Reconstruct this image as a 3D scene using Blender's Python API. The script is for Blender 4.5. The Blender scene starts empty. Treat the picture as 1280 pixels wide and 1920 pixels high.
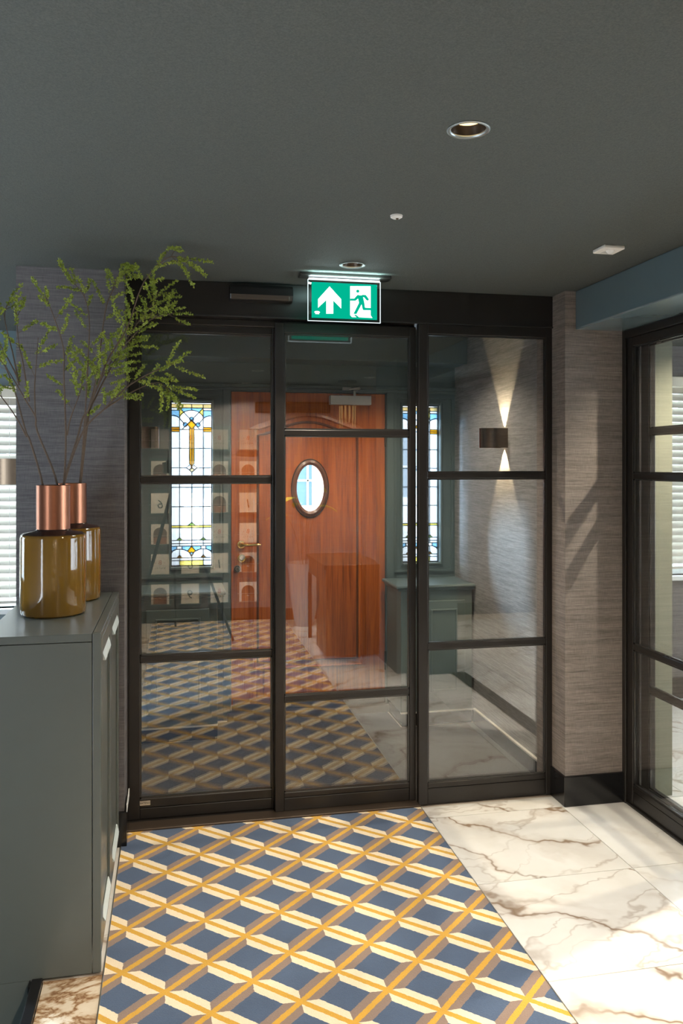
import bpy, bmesh, math, random
from mathutils import Vector, Matrix
rnd = random.Random(7)
S = bpy.context.scene
COL = S.collection
PI = math.pi

# ------------------------------------------------------------------ camera
F_PX = 1540.0
cam_d = bpy.data.cameras.new('camera'); cam = bpy.data.objects.new('camera', cam_d); COL.objects.link(cam)
cam.location = (0, 0, 1.57)
cam.rotation_euler = (PI/2, 0, -math.radians(11.56))
cam_d.sensor_fit = 'HORIZONTAL'; cam_d.sensor_width = 24.0
cam_d.lens = F_PX/1280*24.0
cam_d.shift_y = -87.0/1280
cam_d.clip_start = 0.02; cam_d.clip_end = 200
S.camera = cam

# ------------------------------------------------------------------ world and exposure
w = bpy.data.worlds.new('world'); S.world = w; w.use_nodes = True
bg = w.node_tree.nodes['Background']
bg.inputs[0].default_value = (0.80, 0.90, 1.0, 1); bg.inputs[1].default_value = 5.0
sun_d = bpy.data.lights.new('sun', 'SUN'); sun_d.energy = 40.0; sun_d.angle = math.radians(24); sun_d.color = (.58, .80, 1.0)
sun = bpy.data.objects.new('sun', sun_d); COL.objects.link(sun); sun.location = (-12, 14, 6)
sun.rotation_euler = Vector((1.0, -1.0, -.42)).to_track_quat('-Z', 'Y').to_euler()
S.view_settings.view_transform = 'Standard'
try: S.view_settings.look = 'None'
except Exception: pass
S.view_settings.gamma = 1.0
S.view_settings.use_curve_mapping = False
S.view_settings.exposure = 0.97
WARM = (1.0, 0.86, 0.68)

# ------------------------------------------------------------------ helpers
ORG = {}
def setp(o, label=None, cat=None, group=None, kind=None):
    if label: o['label'] = label
    if cat: o['category'] = cat
    if group: o['group'] = group
    if kind: o['kind'] = kind
    return o
def org_of(o): return ORG.get(o.name, Vector((0, 0, 0))) if o else Vector((0, 0, 0))
def empty(name, loc, label=None, cat=None, group=None, kind=None):
    o = bpy.data.objects.new(name, None); COL.objects.link(o)
    o.location = loc; o.empty_display_size = .05
    ORG[o.name] = Vector(loc)
    return setp(o, label, cat, group, kind)

class MB:
    def __init__(s): s.v = []; s.f = []
    def box(s, x0, y0, z0, x1, y1, z1):
        if x0 > x1: x0, x1 = x1, x0
        if y0 > y1: y0, y1 = y1, y0
        if z0 > z1: z0, z1 = z1, z0
        n = len(s.v)
        s.v += [(x0,y0,z0),(x1,y0,z0),(x1,y1,z0),(x0,y1,z0),(x0,y0,z1),(x1,y0,z1),(x1,y1,z1),(x0,y1,z1)]
        s.f += [tuple(n+i for i in q) for q in ((3,2,1,0),(4,5,6,7),(0,1,5,4),(1,2,6,5),(2,3,7,6),(3,0,4,7))]
        return s
    def prism(s, pts, fn, d0, d1):
        """pts: 2d outline, fn(a,b,d)->xyz; extruded from d0 to d1"""
        n = len(s.v); m = len(pts)
        s.v += [fn(a, b, d0) for a, b in pts] + [fn(a, b, d1) for a, b in pts]
        s.f.append(tuple(n+i for i in range(m))); s.f.append(tuple(n+m+m-1-i for i in range(m)))
        for i in range(m):
            j = (i+1) % m
            s.f.append((n+i, n+m+i, n+m+j, n+j))
        return s
    def tube(s, pts, r, n=6, cap=True):
        pts = [Vector(p) for p in pts]
        rs = r if isinstance(r, (list, tuple)) else [r]*len(pts)
        b = len(s.v); prev = None
        for i, p in enumerate(pts):
            t = (pts[min(i+1, len(pts)-1)] - pts[max(i-1, 0)]).normalized()
            if prev is None:
                a = t.orthogonal().normalized()
            else:
                a = (prev - t*prev.dot(t))
                a = a.normalized() if a.length > 1e-6 else t.orthogonal().normalized()
            prev = a; c = t.cross(a)
            for k in range(n):
                th = 2*PI*k/n
                s.v.append(tuple(p + (a*math.cos(th) + c*math.sin(th))*rs[i]))
        for i in range(len(pts)-1):
            for k in range(n):
                k2 = (k+1) % n
                s.f.append((b+i*n+k, b+i*n+k2, b+(i+1)*n+k2, b+(i+1)*n+k))
        if cap:
            s.f.append(tuple(b+n-1-k for k in range(n)))
            e = b+(len(pts)-1)*n
            s.f.append(tuple(e+k for k in range(n)))
        return s
    def lathe(s, prof, c, n=40, fn=None, cap=True):
        """prof: (r,h) list revolved about z through c (or mapped by fn)"""
        b = len(s.v)
        for r, h in prof:
            for k in range(n):
                th = 2*PI*k/n
                p = (r*math.cos(th), r*math.sin(th), h)
                if fn: p = fn(*p)
                s.v.append((c[0]+p[0], c[1]+p[1], c[2]+p[2]))
        for i in range(len(prof)-1):
            for k in range(n):
                k2 = (k+1) % n
                s.f.append((b+i*n+k, b+i*n+k2, b+(i+1)*n+k2, b+(i+1)*n+k))
        if cap and prof[0][0] > 1e-5: s.f.append(tuple(b+n-1-k for k in range(n)))
        e = b+(len(prof)-1)*n
        if cap and prof[-1][0] > 1e-5: s.f.append(tuple(e+k for k in range(n)))
        return s
    def build(s, name, mat, parent=None, smooth=False, bevel=0, org=None, kind=None, fixn=True, seg=2):
        o0 = Vector(org) if org is not None else org_of(parent)
        me = bpy.data.meshes.new(name)
        me.from_pydata([tuple(Vector(p)-o0) for p in s.v], [], s.f)
        if fixn:
            bm = bmesh.new(); bm.from_mesh(me)
            bmesh.ops.recalc_face_normals(bm, faces=bm.faces[:]); bm.to_mesh(me); bm.free()
        if smooth:
            for p in me.polygons: p.use_smooth = True
            try: me.set_sharp_from_angle(angle=math.radians(35))
            except Exception: pass
        me.materials.append(mat)
        ob = bpy.data.objects.new(name, me); COL.objects.link(ob)
        if parent is not None: ob.parent = parent
        elif org is not None: ob.location = o0
        ORG[ob.name] = o0
        if bevel:
            md = ob.modifiers.new('bevel', 'BEVEL'); md.width = bevel; md.segments = seg; md.limit_method = 'ANGLE'
        if kind: ob['kind'] = kind
        return ob
def bx(name, mat, parent, *c, bevel=0, smooth=False, kind=None):
    return MB().box(*c).build(name, mat, parent, bevel=bevel, smooth=smooth, kind=kind)
def struct(name, mat, *c, bevel=0):
    return bx(name, mat, None, *c, bevel=bevel, kind='structure')
def text_mesh(body, size, fn, depth=.0006):
    """text converted to real geometry; fn(a,b,d)->xyz; centred"""
    cu = bpy.data.curves.new('lettering', 'FONT'); cu.body = body; cu.size = size; cu.extrude = depth/2
    cu.align_x = 'CENTER'; cu.align_y = 'CENTER'; cu.resolution_u = 3
    tmp = bpy.data.objects.new('lettering_tmp', cu); COL.objects.link(tmp)
    dg = bpy.context.evaluated_depsgraph_get()
    me = bpy.data.meshes.new_from_object(tmp.evaluated_get(dg))
    mb = MB()
    mb.v = [fn(v.co.x, v.co.y, v.co.z) for v in me.vertices]
    mb.f = [tuple(p.vertices) for p in me.polygons]
    bpy.data.objects.remove(tmp); bpy.data.curves.remove(cu); bpy.data.meshes.remove(me)
    return mb

# ------------------------------------------------------------------ materials
def newmat(name):
    m = bpy.data.materials.new(name); m.use_nodes = True
    nt = m.node_tree; nt.nodes.clear()
    out = nt.nodes.new('ShaderNodeOutputMaterial')
    return m, nt, out
def N(nt, t, **k):
    n = nt.nodes.new('ShaderNode'+t)
    for a, b in k.items():
        if a == 'inp':
            for q, v in b.items():
                n.inputs[q].default_value = v
        else: setattr(n, a, b)
    return n
def L(nt, a, b): nt.links.new(a, b)
def math_n(nt, op, a, b=None, c=None):
    n = nt.nodes.new('ShaderNodeMath'); n.operation = op
    for i, v in enumerate((a, b, c)):
        if v is None: continue
        if isinstance(v, (int, float)): n.inputs[i].default_value = v
        else: L(nt, v, n.inputs[i])
    return n.outputs[0]
def mixc(nt, fac, a, b, bt='MIX'):
    n = nt.nodes.new('ShaderNodeMix'); n.data_type = 'RGBA'; n.blend_type = bt
    for i, v in ((0, fac), (6, a), (7, b)):
        if isinstance(v, (int, float)): n.inputs[i].default_value = v
        elif isinstance(v, tuple): n.inputs[i].default_value = v if len(v) == 4 else v+(1,)
        else: L(nt, v, n.inputs[i])
    return n.outputs[2]
def coords(nt, scale=(1, 1, 1), rot=(0, 0, 0), loc=(0, 0, 0), src='Object', rand=0):
    tc = N(nt, 'TexCoord'); mp = N(nt, 'Mapping')
    mp.inputs['Scale'].default_value = scale; mp.inputs['Rotation'].default_value = rot; mp.inputs['Location'].default_value = loc
    o = tc.outputs[src]
    if rand:
        oi = N(nt, 'ObjectInfo')
        cx = N(nt, 'CombineXYZ')
        L(nt, math_n(nt, 'MULTIPLY', oi.outputs['Random'], rand), cx.inputs[0])
        L(nt, math_n(nt, 'MULTIPLY', oi.outputs['Random'], rand*1.7), cx.inputs[1])
        L(nt, math_n(nt, 'MULTIPLY', oi.outputs['Random'], rand*.6), cx.inputs[2])
        va = N(nt, 'VectorMath', operation='ADD'); L(nt, o, va.inputs[0]); L(nt, cx.outputs[0], va.inputs[1]); o = va.outputs[0]
    L(nt, o, mp.inputs[0])
    return mp.outputs[0]
def noise(nt, vec, scale, detail=3, rough=.55, dist=0):
    n = N(nt, 'TexNoise', inp={'Scale': scale, 'Detail': detail, 'Roughness': rough, 'Distortion': dist})
    L(nt, vec, n.inputs['Vector']); return n.outputs[0]
def ramp(nt, fac, stops):
    r = N(nt, 'ValToRGB'); e = r.color_ramp.elements
    while len(e) < len(stops): e.new(.5)
    for el, (p, c) in zip(e, stops):
        el.position = p; el.color = c if len(c) == 4 else c+(1,)
    L(nt, fac, r.inputs[0]); return r.outputs[0]
def bump(nt, h, strength=.2, dist=.002):
    b = N(nt, 'Bump', inp={'Strength': strength, 'Distance': dist}); L(nt, h, b.inputs['Height']); return b.outputs[0]
def principled(nt, out, color=None, rough=.5, metal=0, normal=None, **k):
    p = N(nt, 'BsdfPrincipled')
    if color is not None:
        if isinstance(color, tuple): p.inputs['Base Color'].default_value = color if len(color) == 4 else color+(1,)
        else: L(nt, color, p.inputs['Base Color'])
    if isinstance(rough, (int, float)): p.inputs['Roughness'].default_value = rough
    else: L(nt, rough, p.inputs['Roughness'])
    p.inputs['Metallic'].default_value = metal
    if normal is not None: L(nt, normal, p.inputs['Normal'])
    for a, b in k.items(): p.inputs[a.replace('_', ' ')].default_value = b
    L(nt, p.outputs[0], out.inputs[0]); return p
def simple(name, col, rough=.5, metal=0, var=.06, scale=30, bmp=0, **k):
    m, nt, out = newmat(name)
    v = coords(nt); n = noise(nt, v, scale, 3)
    c = mixc(nt, n, tuple(x*(1-var) for x in col), tuple(min(1, x*(1+var)) for x in col))
    nm = bump(nt, noise(nt, v, scale*8, 2), bmp, .001) if bmp else None
    principled(nt, out, c, rough, metal, nm, **k); return m
def emis(name, col, st):
    m, nt, out = newmat(name); e = N(nt, 'Emission'); e.inputs[0].default_value = col+(1,); e.inputs[1].default_value = st
    L(nt, e.outputs[0], out.inputs[0]); return m

M = {}
# ceiling: fine grained grey green plaster wallpaper
m, nt, out = newmat('ceiling_plaster'); v = coords(nt)
n1 = noise(nt, v, 260, 2, .6); n2 = noise(nt, v, 90, 2)
c = mixc(nt, math_n(nt, 'MULTIPLY', n1, 1.0), (.036, .044, .041), (.110, .119, .110))
principled(nt, out, c, .85, 0, bump(nt, math_n(nt, 'ADD', n1, math_n(nt, 'MULTIPLY', n2, .5)), .5, .003)); M['ceiling'] = m
# grasscloth wallpaper
def grass(name, c0, c1, c2):
    m, nt, out = newmat(name)
    a = noise(nt, coords(nt, (7, 7, 190)), 1, 4, .65)
    b = noise(nt, coords(nt, (22, 22, 520)), 1, 3, .6)
    d = noise(nt, coords(nt, (520, 520, 26)), 1, 2, .5)
    e = noise(nt, coords(nt, (3.0, 3.0, 55)), 1, 3, .6)
    f = math_n(nt, 'ADD', math_n(nt, 'MULTIPLY', a, .41), math_n(nt, 'ADD', math_n(nt, 'MULTIPLY', b, .25), math_n(nt, 'ADD', math_n(nt, 'MULTIPLY', d, .20), math_n(nt, 'MULTIPLY', e, .14))))
    c = ramp(nt, f, [(.36, c0), (.5, c1), (.62, c2)])
    principled(nt, out, c, .7, 0, bump(nt, f, .35, .003)); return m
M['grass'] = grass('grasscloth_taupe', (.092, .075, .065), (.212, .178, .157), (.325, .278, .246))
M['grass_dark'] = grass('grasscloth_slate', (.055, .052, .056), (.120, .112, .116), (.185, .172, .172))
M['grass_porch'] = grass('grasscloth_porch', (.12, .118, .118), (.24, .235, .232), (.36, .35, .342))
# marble tiles
m, nt, out = newmat('veined_marble')
v = coords(nt, (1, 1, 1), rand=37)
warp = N(nt, 'TexNoise', inp={'Scale': 1.6, 'Detail': 5, 'Roughness': .6}); L(nt, v, warp.inputs['Vector'])
vm = N(nt, 'VectorMath', operation='MULTIPLY_ADD'); L(nt, warp.outputs['Color'], vm.inputs[0]); vm.inputs[1].default_value = (.55, .55, .55); L(nt, v, vm.inputs[2])
def rot_scale(src, ang, sc):
    m0 = N(nt, 'Mapping'); m0.inputs['Rotation'].default_value = (0, 0, ang); L(nt, src, m0.inputs[0])
    m1 = N(nt, 'Mapping'); m1.inputs['Scale'].default_value = sc; L(nt, m0.outputs[0], m1.inputs[0]); return m1.outputs[0]
def ridge(src, sc, det=2): return math_n(nt, 'ABSOLUTE', math_n(nt, 'SUBTRACT', noise(nt, src, sc, det, .45), .5))
v1 = rot_scale(vm.outputs[0], .62, (.55, 2.3, 1)); rid = ridge(v1, 1.25)
core = ramp(nt, rid, [(0, (1, 1, 1)), (.006, (.85, .85, .85)), (.013, (.15, .15, .15)), (.022, (0, 0, 0))])
halo = ramp(nt, rid, [(0, (1, 1, 1)), (.035, (.45, .45, .45)), (.075, (0, 0, 0))])
mask = ramp(nt, noise(nt, v, 1.5, 2), [(.40, (0, 0, 0)), (.54, (1, 1, 1))])
mask2 = ramp(nt, noise(nt, v1, 1.1, 2), [(.50, (0, 0, 0)), (.62, (1, 1, 1))])
v2 = rot_scale(vm.outputs[0], -.35, (.8, 2.6, 1)); r2 = ridge(v2, 1.2, 3)
vein2 = ramp(nt, r2, [(0, (.8, .8, .8)), (.004, (.5, .5, .5)), (.010, (0, 0, 0))])
cloud = ramp(nt, noise(nt, vm.outputs[0], 2.2, 4), [(.35, (.66, .64, .60)), (.62, (.76, .75, .725))])
streak = noise(nt, rot_scale(vm.outputs[0], .62, (1.2, 22, 1)), 1.6, 4, .65)
c = mixc(nt, math_n(nt, 'MULTIPLY', math_n(nt, 'MULTIPLY', halo, mask2), math_n(nt, 'MULTIPLY', streak, .95)), cloud, (.30, .195, .115))
c = mixc(nt, math_n(nt, 'MULTIPLY', core, math_n(nt, 'ADD', math_n(nt, 'MULTIPLY', mask, .75), .12)), c, (.20, .125, .07))
c = mixc(nt, math_n(nt, 'MULTIPLY', vein2, math_n(nt, 'MULTIPLY', mask, .55)), c, (.25, .17, .11))
principled(nt, out, c, .22, 0, Specular_IOR_Level=.4); M['marble'] = m
M['grout'] = simple('tile_joint', (.42, .36, .29), .8)
# brown marble used on the landing strip
m, nt, out = newmat('brown_marble'); v = coords(nt)
d = noise(nt, v, 3.2, 5, .6, 1.2); rid = math_n(nt, 'ABSOLUTE', math_n(nt, 'SUBTRACT', d, .5))
c = ramp(nt, rid, [(0, (.22, .11, .05)), (.018, (.44, .30, .18)), (.05, (.68, .58, .45)), (.3, (.78, .71, .61))])
principled(nt, out, c, .2); M['marble_brown'] = m
# trellis carpet
m, nt, out = newmat('trellis_carpet')
tc = N(nt, 'TexCoord'); sp = N(nt, 'SeparateXYZ')
wob = N(nt, 'TexNoise', inp={'Scale': 90, 'Detail': 2}); L(nt, tc.outputs['Object'], wob.inputs['Vector'])
va = N(nt, 'VectorMath', operation='MULTIPLY_ADD'); L(nt, wob.outputs['Color'], va.inputs[0]); va.inputs[1].default_value = (.006, .006, 0); L(nt, tc.outputs['Object'], va.inputs[2])
L(nt, va.outputs[0], sp.inputs[0])
p = math_n(nt, 'DIVIDE', math_n(nt, 'SUBTRACT', sp.outputs[0], .2356+.003), .1302)
q = math_n(nt, 'DIVIDE', math_n(nt, 'SUBTRACT', sp.outputs[1], 2.988+.003), .1226)
a = math_n(nt, 'MULTIPLY', math_n(nt, 'ADD', p, q), .5); b = math_n(nt, 'MULTIPLY', math_n(nt, 'SUBTRACT', p, q), .5)
def dint(x): return math_n(nt, 'ABSOLUTE', math_n(nt, 'SUBTRACT', math_n(nt, 'FRACT', math_n(nt, 'ADD', x, 100.5)), .5))
da, db = dint(a), dint(b); mn = math_n(nt, 'MINIMUM', da, db)
fine = noise(nt, tc.outputs['Object'], 420, 2, .7); mid = noise(nt, tc.outputs['Object'], 14, 3)
shade = math_n(nt, 'ADD', .68, math_n(nt, 'ADD', math_n(nt, 'MULTIPLY', fine, .42), math_n(nt, 'MULTIPLY', mid, .22)))
blue = (.058, .098, .180); yel = (.66, .36, .030); crm = (.86, .72, .52); brn = (.270, .190, .150)
band = mixc(nt, math_n(nt, 'LESS_THAN', da, db), brn, crm)
c = mixc(nt, math_n(nt, 'LESS_THAN', mn, .205), blue, band)
c = mixc(nt, math_n(nt, 'LESS_THAN', mn, .052), c, yel)
cs = N(nt, 'CombineXYZ')
for i in range(3): L(nt, shade, cs.inputs[i])
c = mixc(nt, 1.0, c, cs.outputs[0], 'MULTIPLY')
principled(nt, out, c, .95, 0, bump(nt, fine, .6, .004), Sheen_Weight=.15); M['carpet'] = m
# dark doormat
m, nt, out = newmat('charcoal_doormat'); v = coords(nt)
n1 = noise(nt, v, 330, 2, .8)
c = ramp(nt, n1, [(.42, (.022, .022, .024)), (.6, (.05, .05, .052)), (.74, (.16, .155, .15))])
principled(nt, out, c, .95, 0, bump(nt, n1, .6, .004)); M['mat'] = m
# paint
M['teal'] = simple('teal_grey_paint', (.094, .106, .098), .28, 0, .05, 12, .03)
M['teal_wall'] = simple('teal_wall_paint', (.085, .118, .118), .42, 0, .05, 12, .03)
M['blue_paint'] = simple('slate_blue_gloss_paint', (.120, .172, .192), .24, 0, .04, 10, .02)
M['sage'] = simple('sage_wall_paint', (.215, .222, .165), .75, 0, .06, 8, .08)
M['black'] = simple('bronze_black_powder_coat', (.016, .0135, .012), .34, 0, .15, 60, .02)
M['black_gloss'] = simple('black_gloss_paint', (.009, .009, .010), .16)
M['trackmetal'] = simple('bronze_floor_track', (.085, .062, .045), .36, .6)
M['alu'] = simple('bright_metal_trim', (.72, .70, .66), .28, 1)
M['white'] = simple('white_paint', (.78, .78, .76), .4)
M['cream'] = simple('cream_blind_paint', (.78, .70, .56), .5)
M['slat'] = simple('white_blind_slat', (.60, .55, .47), .45)
M['grey_plastic'] = simple('pale_grey_plastic', (.52, .51, .48), .4)
M['white_plastic'] = simple('white_plastic', (.82, .78, .72), .35)
M['plaster'] = simple('rear_plaster', (.30, .27, .24), .8)
M['stone'] = simple('pale_stone', (.62, .60, .57), .8)
M['asphalt'] = simple('street_paving', (.35, .34, .33), .9)
M['facade'] = simple('white_render', (.85, .86, .88), .8)
M['facade_glass'] = simple('blue_house_glass', (.10, .19, .27), .1)
M['lead'] = simple('lead_came', (.018, .020, .024), .5, .3)
M['brass'] = simple('polished_brass', (.86, .56, .16), .16, 1)
M['darkbrass'] = simple('dark_brass', (.10, .075, .05), .35, .9)
M['steel'] = simple('satin_steel', (.56, .55, .53), .32, 1)
M['chrome'] = simple('pale_rim_metal', (.40, .44, .45), .45, 1)
M['baffle'] = simple('bronze_baffle', (.05, .038, .028), .32, .7)
M['tripod'] = simple('matte_black_alloy', (.014, .014, .015), .45)
M['paper'] = simple('ivory_card', (.86, .78, .64), .8)
M['paper_grey'] = simple('grey_card', (.40, .38, .34), .8)
M['redprint'] = simple('red_print', (.55, .05, .03), .7)
M['blackprint'] = simple('black_print', (.02, .018, .016), .7)
M['arch_photo'] = simple('brown_photo_print', (.13, .072, .045), .6, 0, .6, 90)
M['arch_photo2'] = simple('rust_photo_print', (.36, .15, .08), .6, 0, .6, 120)
M['darkwood'] = simple('dark_stained_wood', (.038, .024, .016), .35, 0, .3, 20)
M['urn'] = simple('grey_urn_glaze', (.30, .29, .27), .25)
M['leaf_yellow'] = simple('lime_leaf', (.42, .50, .05), .5)
# brushed metals
def brushed(name, c0, c1, rough, sc=(400, 400, 2)):
    m, nt, out = newmat(name)
    n1 = noise(nt, coords(nt, sc), 1, 2)
    c = mixc(nt, n1, c0, c1)
    principled(nt, out, c, math_n(nt, 'ADD', rough-.06, math_n(nt, 'MULTIPLY', n1, .12)), 1, bump(nt, n1, .025, .001), Anisotropic=.6); return m
M['copper'] = simple('brushed_copper', (.40, .165, .095), .29, 1, .05, 60, 0, Anisotropic=.5)
M['bronze'] = brushed('brushed_bronze', (.15, .112, .078), (.22, .168, .12), .20, (420, 420, 2))
# glazed ceramic
m, nt, out = newmat('mustard_glaze'); v = coords(nt)
n1 = noise(nt, coords(nt, (30, 30, 3)), 1, 3)
c = mixc(nt, n1, (.160, .080, .009), (.215, .112, .014))
n2 = noise(nt, v, 26, 3); n3 = noise(nt, coords(nt, (60, 60, 14)), 1, 2)
principled(nt, out, c, .07, 0, bump(nt, math_n(nt, 'ADD', n2, math_n(nt, 'MULTIPLY', n3, .5)), .10, .004), Coat_Weight=.6, Coat_Roughness=.03); M['glaze'] = m
M['glaze_dark'] = simple('dark_plum_glaze', (.045, .022, .018), .15)
# varnished oak
def wood(name, c0, c1, c2, rough=.40):
    m, nt, out = newmat(name)
    a = noise(nt, coords(nt, (26, 26, 1.5)), 1, 5, .6, .6); b = noise(nt, coords(nt, (160, 160, 5)), 1, 3, .6)
    f = math_n(nt, 'ADD', math_n(nt, 'MULTIPLY', a, .65), math_n(nt, 'MULTIPLY', b, .35))
    c = ramp(nt, f, [(.34, c0), (.5, c1), (.66, c2)])
    principled(nt, out, c, rough, 0, bump(nt, f, .15, .002), Coat_Weight=.12, Coat_Roughness=.2); return m
M['oak'] = wood('varnished_oak', (.200, .038, .003), (.420, .092, .006), (.560, .145, .012))
M['oak_dark'] = wood('varnished_oak_edge', (.085, .024, .008), (.140, .042, .013), (.190, .062, .019))
M['bark'] = simple('twig_bark', (.125, .085, .058), .8, 0, .35, 120, .3)
m, nt, out = newmat('small_green_leaf'); v = coords(nt)
c = mixc(nt, noise(nt, v, 18, 2), (.20, .28, .03), (.50, .58, .09))
pp = N(nt, 'BsdfPrincipled'); L(nt, c, pp.inputs['Base Color']); pp.inputs['Roughness'].default_value = .5
tr = N(nt, 'BsdfTranslucent'); L(nt, c, tr.inputs[0]); mx = N(nt, 'MixShader', inp={0: .3}); L(nt, pp.outputs[0], mx.inputs[1]); L(nt, tr.outputs[0], mx.inputs[2]); L(nt, mx.outputs[0], out.inputs[0]); M['leaf'] = m
# clear architectural glass: straight-through transparency plus fresnel mirror on both faces
def glass(name, tint, ior):
    m, nt, out = newmat(name)
    ge = N(nt, 'NewGeometry')
    io = math_n(nt, 'ADD', ior, math_n(nt, 'MULTIPLY', ge.outputs['Backfacing'], 1/ior-ior))
    fr = N(nt, 'Fresnel'); L(nt, io, fr.inputs['IOR'])
    t = N(nt, 'BsdfTransparent'); t.inputs[0].default_value = tint+(1,)
    g = N(nt, 'BsdfGlossy', inp={'Roughness': 0.0}); g.inputs[0].default_value = (1, 1, 1, 1)
    mx = N(nt, 'MixShader'); L(nt, fr.outputs[0], mx.inputs[0]); L(nt, t.outputs[0], mx.inputs[1]); L(nt, g.outputs[0], mx.inputs[2])
    L(nt, mx.outputs[0], out.inputs[0]); return m
M['glass'] = glass('coated_door_glass', (.97, .98, .975), 1.9)
M['glass_thin'] = glass('window_glass', (.97, .98, .985), 1.45)
def stained(name, col, mixf=.5):
    m, nt, out = newmat(name)
    n1 = noise(nt, coords(nt), 60, 3)
    c = mixc(nt, n1, tuple(x*.86 for x in col), col)
    t = N(nt, 'BsdfTransparent'); L(nt, c, t.inputs[0]); d = N(nt, 'BsdfTranslucent'); L(nt, c, d.inputs[0])
    mx = N(nt, 'MixShader', inp={0: mixf}); L(nt, t.outputs[0], mx.inputs[1]); L(nt, d.outputs[0], mx.inputs[2])
    g = N(nt, 'BsdfGlossy', inp={'Roughness': .1}); m2 = N(nt, 'MixShader', inp={0: .05}); L(nt, mx.outputs[0], m2.inputs[1]); L(nt, g.outputs[0], m2.inputs[2])
    L(nt, m2.outputs[0], out.inputs[0]); return m
SG = {'w': stained('milk_white_glass', (.62, .635, .65), .3), 'c': stained('cream_glass', (.60, .50, .31), .3), 'y': stained('amber_glass', (.52, .33, .015), .3),
      'p': stained('pale_yellow_glass', (.58, .52, .22), .3), 'b': stained('pale_blue_glass', (.30, .44, .54), .3), 'g': stained('lime_glass', (.27, .37, .09), .3)}
SGO = {'b': stained('blue_overlay_glass', (.45, .74, .95), .05), 'g': stained('lime_overlay_glass', (.62, .92, .36), .05), 'y': stained('amber_overlay_glass', (.92, .58, .05), .05), 'w': stained('white_overlay_glass', (.97, .97, .97), .05), 'c': stained('cream_overlay_glass', (.98, .86, .62), .05)}
M['acrylic'] = glass('clear_acrylic', (.97, .985, .98), 1.45)

# ------------------------------------------------------------------ dimensions
CZ = 2.375                      # ceiling height
YD = 3.66                       # glazed screen
YB = 5.11                       # street wall of the porch
XPR, XPL = 1.80, -0.22          # porch side walls

# ------------------------------------------------------------------ large area light: none; the place is lit by its downlights and windows, plus added fill windows
def lamp(name, kind, loc, energy, col, parent=None, **k):
    d = bpy.data.lights.new(name, kind); d.energy = energy; d.color = col
    for a, b in k.items(): setattr(d, a, b)
    o = bpy.data.objects.new(name, d); COL.objects.link(o)
    if parent is not None:
        o.parent = parent; o.location = Vector(loc)-org_of(parent)
    else: o.location = loc
    return o

# ------------------------------------------------------------------ floor
fl = MB(); fl.box(-.42, -.95, -.06, 4.5, 3.62, -.004); fl.box(-.62, 2.66, -.06, -.42, 3.62, -.004); fl.box(XPL-.02, 3.62, -.06, XPR+.01, YB+.1, -.004); fl.box(XPR+.01, 3.62, -.06, 4.5, 5.1, -.004); fl.box(-3.2, 2.66, -.06, -.62, 5.3, -.004); fl.box(-.62, 3.62, -.06, XPL-.02, 5.3, -.004)
floor = fl.build('floor', M['grout'], None, kind='structure')
TW, TH, J = .642, .5895, .003
tile_me = {}
def tile(x0, y0, x1, y1, mat=None, key=None):
    w_, h_ = x1-x0, y1-y0
    k = (round(w_, 4), round(h_, 4), mat.name if mat else '')
    if k not in tile_me:
        mb = MB().box(-w_/2+J/2, -h_/2+J/2, -.004, w_/2-J/2, h_/2-J/2, 0)
        ob = mb.build('tile', mat or M['marble'], floor, org=(0, 0, 0)); tile_me[k] = ob.data
    else:
        ob = bpy.data.objects.new('tile', tile_me[k]); COL.objects.link(ob); ob.parent = floor
    ob.location = ((x0+x1)/2, (y0+y1)/2, 0)
xs = [1.112, 1.754, 2.396, 3.038, 3.680, 4.32]
ys = [3.501-i*TH for i in range(8)]
for i in range(len(xs)-1):
    for j in range(len(ys)-1):
        tile(xs[i], ys[j+1], xs[i+1], ys[j])
tile(1.112, 3.501, 1.80, 3.62)
for i in range(1, len(xs)-1):
    for j in range(3):
        if i == 1: continue
        tile(xs[i], 3.501+j*TH, xs[i+1], min(5.0, 3.501+(j+1)*TH))
tile(2.05, 3.501, 2.396, 4.09); tile(2.05, 4.09, 2.396, 4.68)
for j in range(5):
    tile(-.388, 2.63-(j+1)*.6, -.212, 2.63-j*.6, M['marble_brown'])
tile(-.30, 2.63, -.212, 3.50)
# inlaid carpet, doormat, edging
carp = MB().box(-.21, -.87, -.004, 1.11, 3.617, .004).build('inlaid_carpet', M['carpet'], None)
setp(carp, 'blue, yellow and cream trellis patterned carpet inlaid in the marble floor', 'carpet')
dm = MB().prism([(XPL, 3.78), (XPR-.013, 3.78), (XPR-.013, 4.744), (1.332, 4.744), (1.332, YB-.052), (.251, YB-.052), (.251, 4.744), (XPL, 4.744)], lambda a_, b_, d_: (a_, b_, d_), -.004, .004).build('doormat', M['mat'], None)
setp(dm, 'dark charcoal speckled entrance mat filling the porch floor behind the glass doors', 'doormat')
struct('trim_1', M['alu'], -.2125, -.87, -.004, -.2095, 3.617, .0055)
struct('trim_2', M['alu'], 1.1095, -.87, -.004, 1.1125, 3.617, .0055)
struct('trim_3', M['trackmetal'], XPL+.03, 3.617, -.004, 1.112, 3.70, .012, bevel=.003)
struct('trim_4', M['black'], XPL+.03, 3.70, -.004, XPR, 3.78, .008)
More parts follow.
